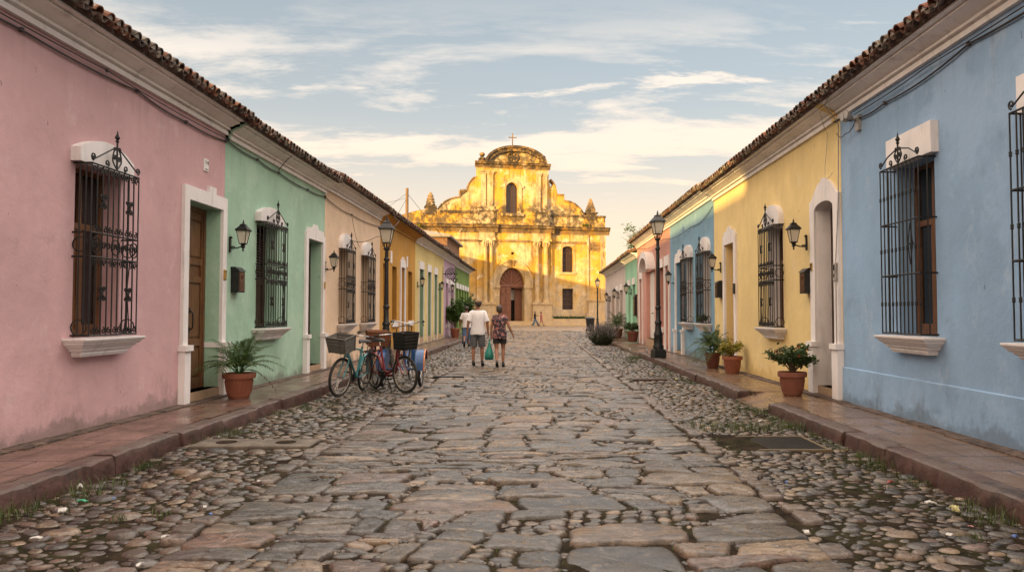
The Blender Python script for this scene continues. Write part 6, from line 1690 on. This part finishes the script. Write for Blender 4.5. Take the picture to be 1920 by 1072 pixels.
    if basketm == 'blackbasket':
        for k in range(6):
            q = lerp(tp, 1, k/5); z = Hh*k/5; m.tube([(0, -W_*q/2, z), (L*q, -W_*q/2, z), (L*q, W_*q/2, z), (0, W_*q/2, z)], .010 if k in (0, 5) else .013, 4, closed=True)
        for k in range(15):
            b = lerp(-W_/2, W_/2, k/14)
            for xx in (0, L): m.tube([(xx*tp, b*tp, 0), (xx, b, Hh)], .0075, 4)
            xx = L*k/14
            for b in (-W_/2, W_/2): m.tube([(xx*tp, b*tp, 0), (xx, b, Hh)], .0075, 4)
        m.box(.02, L*tp-.02, -W_*tp/2+.02, W_*tp/2-.02, 0, .02); m.box(.03, L*.8, -W_*.38, W_*.38, .02, Hh*.7)
        m.tube(smoothline([(L*.3, -W_/2, Hh), (L*.4, -W_/2+.02, Hh+.11), (L*.4, W_/2-.02, Hh+.11), (L*.3, W_/2, Hh)], 5), .009, 5)
    else:
        th = .012
        for (a, b) in (((0, -W_/2), (L, -W_/2)), ((L, -W_/2), (L, W_/2)), ((L, W_/2), (0, W_/2)), ((0, W_/2), (0, -W_/2))):
            n = 5
            for k in range(n):
                z0_, z1_ = Hh*k/n+.004, Hh*(k+1)/n-.004; q0, q1 = lerp(tp, 1, k/n), lerp(tp, 1, (k+1)/n)
                nx_, ny_ = (b[1]-a[1]), -(b[0]-a[0]); l_ = math.hypot(nx_, ny_); nx_, ny_ = nx_/l_*th, ny_/l_*th; o_ = random.uniform(.6, 1.3)
                m.rings([[(a[0]*q, a[1]*q, z), (b[0]*q, b[1]*q, z), (b[0]*q-nx_*o_, b[1]*q-ny_*o_, z), (a[0]*q-nx_*o_, a[1]*q-ny_*o_, z)] for q, z in ((q0, z0_), (q1, z1_))])
        m.box(.01, L*tp-.01, -W_*tp/2+.01, W_*tp/2-.01, 0, .015)
        m.tube([(0, -W_/2, Hh), (L, -W_/2, Hh), (L, W_/2, Hh), (0, W_/2, Hh)], .014, 5, closed=True)
        for a, b in ((0, -W_/2), (L, -W_/2), (L, W_/2), (0, W_/2), (L, W_*.18), (L*.5, -W_/2)): m.tube([(a*tp*1.01, b*tp*1.01, 0), (a*1.01, b*1.01, Hh)], .014, 4)
    m.build('basket', M[basketm], r, smooth=30 if basketm == 'blackbasket' else 0)
    return r
def heading(dx, dy): return math.atan2(dy, dx)
def put(front_xy, h):     # bicycle origin from its front contact point
    return front_xy[0]-.6*math.cos(h), front_xy[1]-.6*math.sin(h)
h = heading(-.10, -1); x, y = put((-3.36, 12.62), h)
bicycle('teal bicycle with a tilted grey front basket, nearest the left kerb', x, y, h, 'teal', 'greybasket', (.31, .36, .27, .50, .80, .25), st=-.22, lean=-.10)
h = heading(.62, -.78); x, y = put((-2.40, 13.2), h)
bicycle('dark red step-through bicycle with a black wire basket, front wheel towards the road', x, y, h, 'redpaint', 'blackbasket', (.31, .33, .29, .50, .79, .05), st=.22, step=True, lean=.05, kick=2)
h = heading(.30, -.95); x, y = put((-3.24, 14.62), h)
bicycle('bicycle with a brown wicker basket, mostly hidden behind the teal and red bicycles', x, y, h, 'redpaint', 'brownbasket', (.32, .42, .28, .48, .80, .08), st=.1, lean=-.04, fender='darkpaint')
# blue tricycle parked behind
r = empty('cargo_tricycle', 'blue tricycle with a square rear fender parked behind the red bicycle', 'tricycle', (-2.68, 14.5, .045), PI/2+.05)
for s_ in (-1, 1): wheel(r, 'rear_wheel', (0, s_*.36, RW), None, tw=.03)
wheel(r, 'front_wheel', (1.35, 0, RW), None)
m = MB(); m.tube([(0, -.36, RW), (0, .36, RW)], .02, 8); m.tube([(0, -.18, RW), (.5, 0, .36), (1.1, 0, .75)], .022, 8); m.tube([(0, .18, RW), (.5, 0, .36)], .022, 8); m.tube([(.42, 0, .36), (.28, 0, .95)], .03, 8); m.tube([(.3, 0, .78), (1.08, 0, .86)], .02, 8); m.tube([(1.07, 0, 1.0), (1.15, 0, .62)], .025, 8)
m.tube([(-.05, -.22, .40), (.12, -.22, 1.0)], .045, 6)
for q in (-.05, .05): m.tube([(1.16, q, .65), (1.35, q, RW)], .014, 6)
m.build('frame', M['bluepaint'], r, smooth=40)
m = MB(); m.tube([(1.07, 0, .95), (1.02, 0, 1.2)], .014, 6); m.tube(smoothline([(.82, -.33, 1.24), (.95, -.3, 1.26), (1.03, 0, 1.2), (.95, .3, 1.26), (.82, .33, 1.24)], 4), .012, 6); hb = m.build('handlebar', M['chrome'], r, smooth=50)
m = MB()
for s_ in (-1, 1): m.tube([(.80, s_*.33, 1.24), (.92, s_*.31, 1.258)], .022, 8); m.tube([(.94, s_*.28, 1.26), (.90, s_*.31, 1.2), (.84, s_*.33, 1.15)], .008, 4)
m.build('grip', M['blackplastic'], hb, smooth=50)
for s_ in (-1, 1):      # box fenders over the rear wheels
    m = MB(); c0, c1 = s_*.36-.10, s_*.36+.08
    if s_ > 0: c0, c1 = s_*.36-.08, s_*.36+.10
    ol = [(RW*1.12*math.cos(a), RW+RW*1.14*math.sin(a)) for a in [lerp(.5, PI+.02, k/14) for k in range(15)]]
    il = [(RW*1.06*math.cos(a), RW+RW*1.08*math.sin(a)) for a in [lerp(PI+.02, .5, k/14) for k in range(15)]]
    m.prism(ol+il, lambda a, b, d: (a, d, b), c0, c1)
    a_, b_ = (c1-.02, c1) if s_ > 0 else (c0, c0+.02)
    ce = (c0, c0+.014) if s_ > 0 else (c1-.014, c1)
    m.prism(ol+[(RW*.3*math.cos(a), RW+RW*.3*math.sin(a)) for a in (PI, .5)], lambda a, b, d: (a, d, b), ce[0]+.001, ce[1]+.001)
    fd = m.build('fender', M['bluepaint'], r, smooth=40)
    e = s_*.36-(.10 if s_ < 0 else -.10); m = MB(); m.tube([(p[0], e, p[1]) for p in ol], .014, 6); m.build('fender_edge', M['orangepaint'], fd, smooth=50)
m = MB(); m.rings([[(.12, -.15, .98), (.12, .15, .98), (.42, .06, 1.0), (.42, -.06, 1.0)], [(.1, -.16, 1.04), (.1, .16, 1.04), (.44, .04, 1.03), (.44, -.04, 1.03)]]); m.build('saddle', M['blackplastic'], r, smooth=0)

# ------------------------------------------------------------------ people
M['skin'] = plain('tanned_skin', (.27, .125, .075), .55, 0, .08); M['skin_dark'] = plain('brown_skin', (.16, .075, .045), .55, 0, .08)
M['tee'] = plain('white_cotton', (.68, .66, .69), .9, 0, .04); M['shorts'] = plain('grey_shorts_cloth', (.085, .085, .095), .9, 0, .15)
M['blackcloth'] = plain('black_cloth', (.012, .012, .013), .9); M['hair'] = plain('dark_brown_hair', (.035, .022, .016), .6, 0, .4, 30); M['hairgrey'] = plain('greying_brown_hair', (.042, .028, .022), .6, 0, .5, 30)
M['cap'] = plain('tan_cap_cloth', (.24, .155, .09), .9); M['shoe'] = plain('black_shoe', (.015, .014, .014), .6); M['sole'] = plain('pale_sole', (.25, .23, .21), .7)
M['denim'] = plain('blue_denim', (.07, .13, .24), .9); M['bag'] = plain('teal_green_plastic_bag', (.015, .19, .155), .35, 0, .3, 6); M['pinkcloth'] = plain('pink_dress', (.36, .09, .10), .9)
def floral():
    t = NT('floral_print'); o = t.obj()
    v = t.node('ShaderNodeTexVoronoi'); v.inputs['Scale'].default_value = 17; t.link(t.scale(o, 1, 1, .9), v.inputs['Vector'])
    n = t.noise(o, 13, 4, .65, 1.0)
    col = t.mix(t.ramp(n, .50, .58), (.022, .020, .030), (.36, .13, .12))
    col = t.mix(t.ramp(t.noise(o, 21, 3, .6, .8), .58, .66), col, (.48, .33, .31))
    col = t.mix(t.ramp(v.outputs[0], .25, .1), col, (.10, .085, .12))
    M['floral'] = t.out(col, .9)
floral()
def skinned(name, joints, bones, mat, par, sub=2):
    """one continuous surface grown over a skeleton: joints name -> (x,y,z,r)"""
    me = bpy.data.meshes.new(name); idx = {k: i for i, k in enumerate(joints)}
    me.from_pydata([joints[k][:3] for k in joints], [(idx[a], idx[b]) for a, b in bones], [])
    o = bpy.data.objects.new(name, me); COL.objects.link(o); o.parent = par; KIDS.setdefault(par, []).append(o)
    md = o.modifiers.new('skin', 'SKIN'); md.use_smooth_shade = True; md.branch_smoothing = .4
    for k, i in idx.items():
        sv = me.skin_vertices[0].data[i]; rr = joints[k][3]; sv.radius = rr if isinstance(rr, tuple) else (rr, rr); sv.use_root = (k == 'pelvis')
    s_ = o.modifiers.new('smooth', 'SUBSURF'); s_.levels = sub; s_.render_levels = sub
    me.materials.append(mat); return o
def ell(cx, cy, z, rx, ry, n=16, ph=0): return [(cx+rx*math.cos(2*PI*k/n), cy+ry*math.sin(2*PI*k/n), z) for k in range(n)]
def person(label, x, y, z, rz, H, pose, shirt, bottom, hair, cap=False, woman=False, skin='skin', low=.50, shoe='shoe', group=None, lod=False):
    """faces local +y, x to the right; built 1.75 tall and scaled"""
    r = empty('person', label, 'person', (x, y, z), rz, group); k = H/1.75; r.scale = (k, k, k)
    g = pose.get
    la, ra = g('la', (-.25, -.02, 1.12)), g('ra', (.25, -.02, 1.12)); lh, rh = g('lh', (-.27, .05, .87)), g('rh', (.27, .05, .87))
    lk, rk = g('lk', (-.10, .02, .49)), g('rk', (.10, .02, .49)); lf, rf = g('lf', (-.105, -.01, .08)), g('rf', (.105, -.01, .08))
    hy = g('head', 0.0); W_ = .165 if woman else .185; hp = .10 if woman else .088
    J = {'pelvis': (0, 0, .93, (.145, .11)), 'waist': (0, .005, 1.10, (.125, .09)), 'chest': (0, -.005, 1.29, (.155, .105)), 'neck0': (0, -.005, 1.455, .06), 'neck1': (hy*.3, .012, 1.53, .052), 'head0': (hy*.6, .022, 1.60, (.070, .082)), 'head1': (hy*.8, .022, 1.67, (.074, .09)), 'head2': (hy, .012, 1.735, (.05, .06)),
         'nose': (hy*.7+.0, .125, 1.625, .013), 'earl': (-.082+hy*.7, .01, 1.635, .016), 'earr': (.082+hy*.7, .01, 1.635, .016)}
    Bn = [('pelvis', 'waist'), ('waist', 'chest'), ('chest', 'neck0'), ('neck0', 'neck1'), ('neck1', 'head0'), ('head0', 'head1'), ('head1', 'head2'), ('head0', 'nose'), ('head1', 'earl'), ('head1', 'earr')]
    for s_, e, h_, kn, ft, t in ((-1, la, lh, lk, lf, 'l'), (1, ra, rh, rk, rf, 'r')):
        J['sh'+t] = (s_*W_, 0, 1.405, .058); J['el'+t] = (*e, .042); J['wr'+t] = (*h_, .028)
        d = (Vector(h_)-Vector(e)).normalized(); pm = Vector(h_)+d*.065; J['pa'+t] = (*pm, (.030, .022))
        J['hi'+t] = (s_*hp, 0, .875, .092); J['th'+t] = (lerp(s_*hp, kn[0], .5), lerp(0, kn[1], .5), lerp(.875, kn[2], .5), .08 if woman else .074); J['kn'+t] = (*kn, .053)
        J['ca'+t] = (lerp(kn[0], ft[0], .35), lerp(kn[1], ft[1], .35)-.012, lerp(kn[2], ft[2], .35), .054); J['an'+t] = (*ft, .034)
        fd = g('ft'+t, (0, .15, -.045)); J['to'+t] = (ft[0]+fd[0], ft[1]+fd[1], ft[2]+fd[2], .032)
        Bn += [('chest', 'sh'+t), ('sh'+t, 'el'+t), ('el'+t, 'wr'+t), ('wr'+t, 'pa'+t), ('pelvis', 'hi'+t), ('hi'+t, 'th'+t), ('th'+t, 'kn'+t), ('kn'+t, 'ca'+t), ('ca'+t, 'an'+t), ('an'+t, 'to'+t)]
        if not lod:
            side = Vector((0, 1, 0)) if abs(d.y) < .8 else Vector((0, 0, 1)); side = (side-d*side.dot(d)).normalized(); inw = Vector((-s_, 0, 0)); inw = (inw-d*inw.dot(d)).normalized()
            for q in range(4):
                b = pm+d*.02+side*(.027-.018*q); l = (.07, .08, .075, .058)[q]; cu = g('curl', .35)
                m_ = b+d*l*.55+inw*l*.12; e_ = m_+d*l*.4*(1-cu)+inw*l*.5*cu
                J[f'f{q}{t}0'] = (*b, .0095); J[f'f{q}{t}1'] = (*m_, .0088); J[f'f{q}{t}2'] = (*e_, .0075); Bn += [('pa'+t, f'f{q}{t}0'), (f'f{q}{t}0', f'f{q}{t}1'), (f'f{q}{t}1', f'f{q}{t}2')]
            b = pm-d*.03+side*.034; J['t'+t+'0'] = (*b, .011); J['t'+t+'1'] = (*(b+d*.035+side*.014+inw*.012), .0095); J['t'+t+'2'] = (*(b+d*.06+side*.014+inw*.02), .008); Bn += [('wr'+t, 't'+t+'0'), ('t'+t+'0', 't'+t+'1'), ('t'+t+'1', 't'+t+'2')]
    body = skinned('body', J, Bn, M[skin], r)
    # shirt: a loose tube round the trunk with short sleeves
    m = MB(); z0 = g('hem', .86); fw = .93 if woman else 1.0
    prof = [(z0, .205, .145), (z0+.03, .207, .147), (.97, .196 if not woman else .205, .14), (1.10, .178 if not woman else .165, .128), (1.24, .193*fw, .138), (1.34, .203*fw, .135), (1.40, .200*fw, .118), (1.445, .150*fw, .096), (1.475, .088, .078), (1.468, .074, .068)]
    wob = lambda z, t: 1+.022*math.sin(5*t+z*21)+.016*math.sin(9*t-z*33)
    m.rings([[(a*math.cos(2*PI*q/28)*wob(z, 2*PI*q/28), -.002+b*math.sin(2*PI*q/28)*wob(z, 2*PI*q/28), z+.008*math.sin(q)*(z < z0+.05)) for q in range(28)] for z, a, b in prof], cap=False)
    for s_, e, h_ in ((-1, la, lh), (1, ra, rh)):
        a = Vector((s_*W_*.86, 0, 1.40)); b = Vector(e); sl = .42 if woman else .80
        q = a.lerp(b, sl); m.tube([a+Vector((-s_*.06, 0, .02)), a, a.lerp(b, sl*.5), q, a.lerp(b, sl-.02)], [.070, .080, .077, .082, .066], 14, cap=False)
    m.build('shirt', M[shirt], r, smooth=80)
    m = MB(); zb = low
    if bottom:
        m.rings([ell(0, 0, .99, .165, .122, 20), ell(0, 0, .93, .176, .130, 20), ell(0, 0, .86, .186, .136, 20), ell(0, 0, .80, .180, .125, 20)])
        for s_, kn in ((-1, lk), (1, rk)):
            a = Vector((s_*hp, 0, .875)); b = Vector(kn); t = (.875-zb)/(.875-kn[2]); P = [a+Vector((0, 0, .03)), a.lerp(b, t*.5), a.lerp(b, t), a.lerp(b, t-.02)]
            m.tube(P, [.102, .099, .097, .08], 16, cap=False)
        m.build('trousers' if low < .2 else 'shorts', M[bottom], r, smooth=70)
    # hair
    m = MB(); hx = hy*.75; pr = []
    zc, sx, sy = 1.668, .088, .104
    low_h = 1.545 if woman else 1.59
    for i in range(9):
        t = i/8; z = lerp(low_h, zc+.092, t); q = max(0.05, 1-((z-zc)/.094)**2)**.5 if z > zc else 1-.18*((zc-z)/(zc-low_h))**2
        pr.append([(hx+sx*q*math.cos(a), (-.012-.012*(z < zc))+(sy*q*math.sin(a) if math.sin(a) < .25 else sy*q*(.25+(math.sin(a)-.25)*(.62 if z > zc+.02 else .12))), z) for a in [2*PI*n_/20 for n_ in range(20)]])
    m.rings(pr); m.build('hair', M[hair], r, smooth=80)
    if cap:
        m = MB(); pr = []
        for i in range(7):
            t = i/6; z = 1.672+.098*math.sin(t*PI/2); q = max(.04, math.cos(t*PI/2))**.55; pr.append(ell(hx, .0, z, .098*q, .115*q, 20))
        m.rings(pr); m.rings([[(hx-.07, .09, 1.675), (hx+.07, .09, 1.675), (hx+.05, .19, 1.655), (hx-.05, .19, 1.655)], [(hx-.07, .09, 1.685), (hx+.07, .09, 1.685), (hx+.05, .19, 1.663), (hx-.05, .19, 1.663)]])
        c_ = m.build('cap', M['cap'], r, smooth=60)
        m = MB(); m.rings([ell(hx, 0, 1.662, .101, .118, 20), ell(hx, 0, 1.694, .1005, .1175, 20)]); m.build('cap_band', M['blackcloth'], c_, smooth=60)
    for s_, ft, t in ((-1, lf, 'l'), (1, rf, 'r')):
        fd = Vector(g('ft'+t, (0, .15, -.045))); a = Vector(ft)+Vector((0, -.045, -.03)); u = fd.normalized()
        side = Vector((1, 0, 0)); up = side.cross(u).normalized(); P = []
        for q, w_, h0, h1 in ((-.05, .028, -.045, .05), (-.02, .04, -.05, .062), (.06, .042, -.05, .055), (.14, .047, -.05, .02), (.2, .043, -.05, .0), (.235, .022, -.045, -.015)):
            c = Vector(ft)+u*q; cz = (h0+h1)/2; P.append([tuple(c+side*w_*math.cos(2*PI*n_/12)+up*(cz+(h1-h0)/2*math.sin(2*PI*n_/12))) for n_ in range(12)])
        m = MB(); m.rings(P); m.build('shoe', M[shoe], r, smooth=60)
    m = MB()
    for s_ in (-1, 1): m.lathe([(0, -.011), (.011, 0), (0, .011)], 8, (hx+s_*.031, .105, 1.648))
    m.build('eyes', M['dark'], r, smooth=60)
    return r
person('man walking away in a white T-shirt, grey shorts and tan cap', -1.66, 19.9, .075, 0, 1.74, dict(la=(-.255, -.045, 1.13), lh=(-.285, .01, .88), ra=(.255, .0, 1.12), rh=(.27, .05, .86), lk=(-.115, .015, .48), rk=(.11, .02, .48), lf=(-.12, -.02, .085), rf=(.115, .02, .085), head=.01, hem=.83), 'tee', 'shorts', 'hair', cap=True, low=.50)
wom = person('woman walking away in a floral top and short black shorts', -1.06, 19.5, .075, 0, 1.60, dict(la=(-.235, -.0, 1.11), lh=(-.245, .04, .86), ra=(.275, -.05, 1.13), rh=(.37, .02, .91), lk=(-.085, -.02, .50), rk=(.10, .06, .50), lf=(-.06, -.24, .13), rf=(.10, .03, .085), ftl=(.0, .13, -.10), head=-.01, hem=.80), 'floral', 'blackcloth', 'hairgrey', woman=True, low=.66)
k = 1.60/1.75
hx_, hy_, hz_ = -1.06+(-.2465)*k, 19.5+.052*k, .075+.745*k
b = empty('carrier_bag', 'teal green plastic carrier bag held in the woman\'s left hand', 'bag', (hx_-.03, hy_, hz_-.62))
m = MB(); rs = []
for z, a, c in ((0, .07, .05), (.015, .15, .095), (.12, .165, .105), (.25, .135, .085), (.38, .085, .055), (.5, .045, .03), (.58, .025, .018), (.64, .016, .012)):
    rs.append([(-.035*(1-z)+a*math.cos(t)*(1+.06*math.sin(5*t+z*20)), c*math.sin(t)*(1+.08*math.sin(4*t+z*15)), z+.012*math.sin(3*t)*(z < .1)) for t in [2*PI*q/20 for q in range(20)]])
rs = [[(a*.72, b*.72, .64-(.64-z)*.82) for a, b, z in q] for q in rs]; m.rings(rs); m.build('bag_body', M['bag'], b, smooth=70)
m = MB(); m.tube([(.0, -.02, .62), (.0, -.035, .66), (.0, 0, .69), (.0, .035, .66), (0, .02, .62)], .008, 5); m.build('handle', M['bag'], b, smooth=50)
person('man in a pale T-shirt walking ahead, half hidden by the man in the cap', -3.10, 31.5, .06, .1, 1.70, dict(la=(-.26, .03, 1.14), lh=(-.28, .12, .9), rk=(.1, .1, .52), rf=(.1, .12, .09), lk=(-.1, .0, .5), lf=(-.1, -.3, .2), ftl=(0, .1, -.12), hem=.84), 'tee', 'denim', 'hair', low=.14, skin='skin')
person('distant person in a dark top and blue trousers before the church steps, left of two', -.62, 86.5, .02, -PI/2, 1.72, dict(ra=(.2, .15, 1.2), rh=(.15, .4, 1.2), lk=(-.1, .2, .52), lf=(-.1, .32, .1), rk=(.1, -.08, .5), rf=(.1, -.34, .16)), 'blackcloth', 'denim', 'hair', low=.14, lod=True, skin='skin_dark')
person('distant person in a pink dress before the church steps, right of two', .12, 86.5, .02, -PI/2, 1.66, dict(lk=(-.1, .16, .5), lf=(-.1, .26, .1), rk=(.1, -.08, .5), rf=(.1, -.36, .16), hem=.60), 'pinkcloth', None, 'hair', woman=True, low=.6, lod=True)
for o in bpy.data.objects:
    if '_o' in o.keys(): del o['_o']
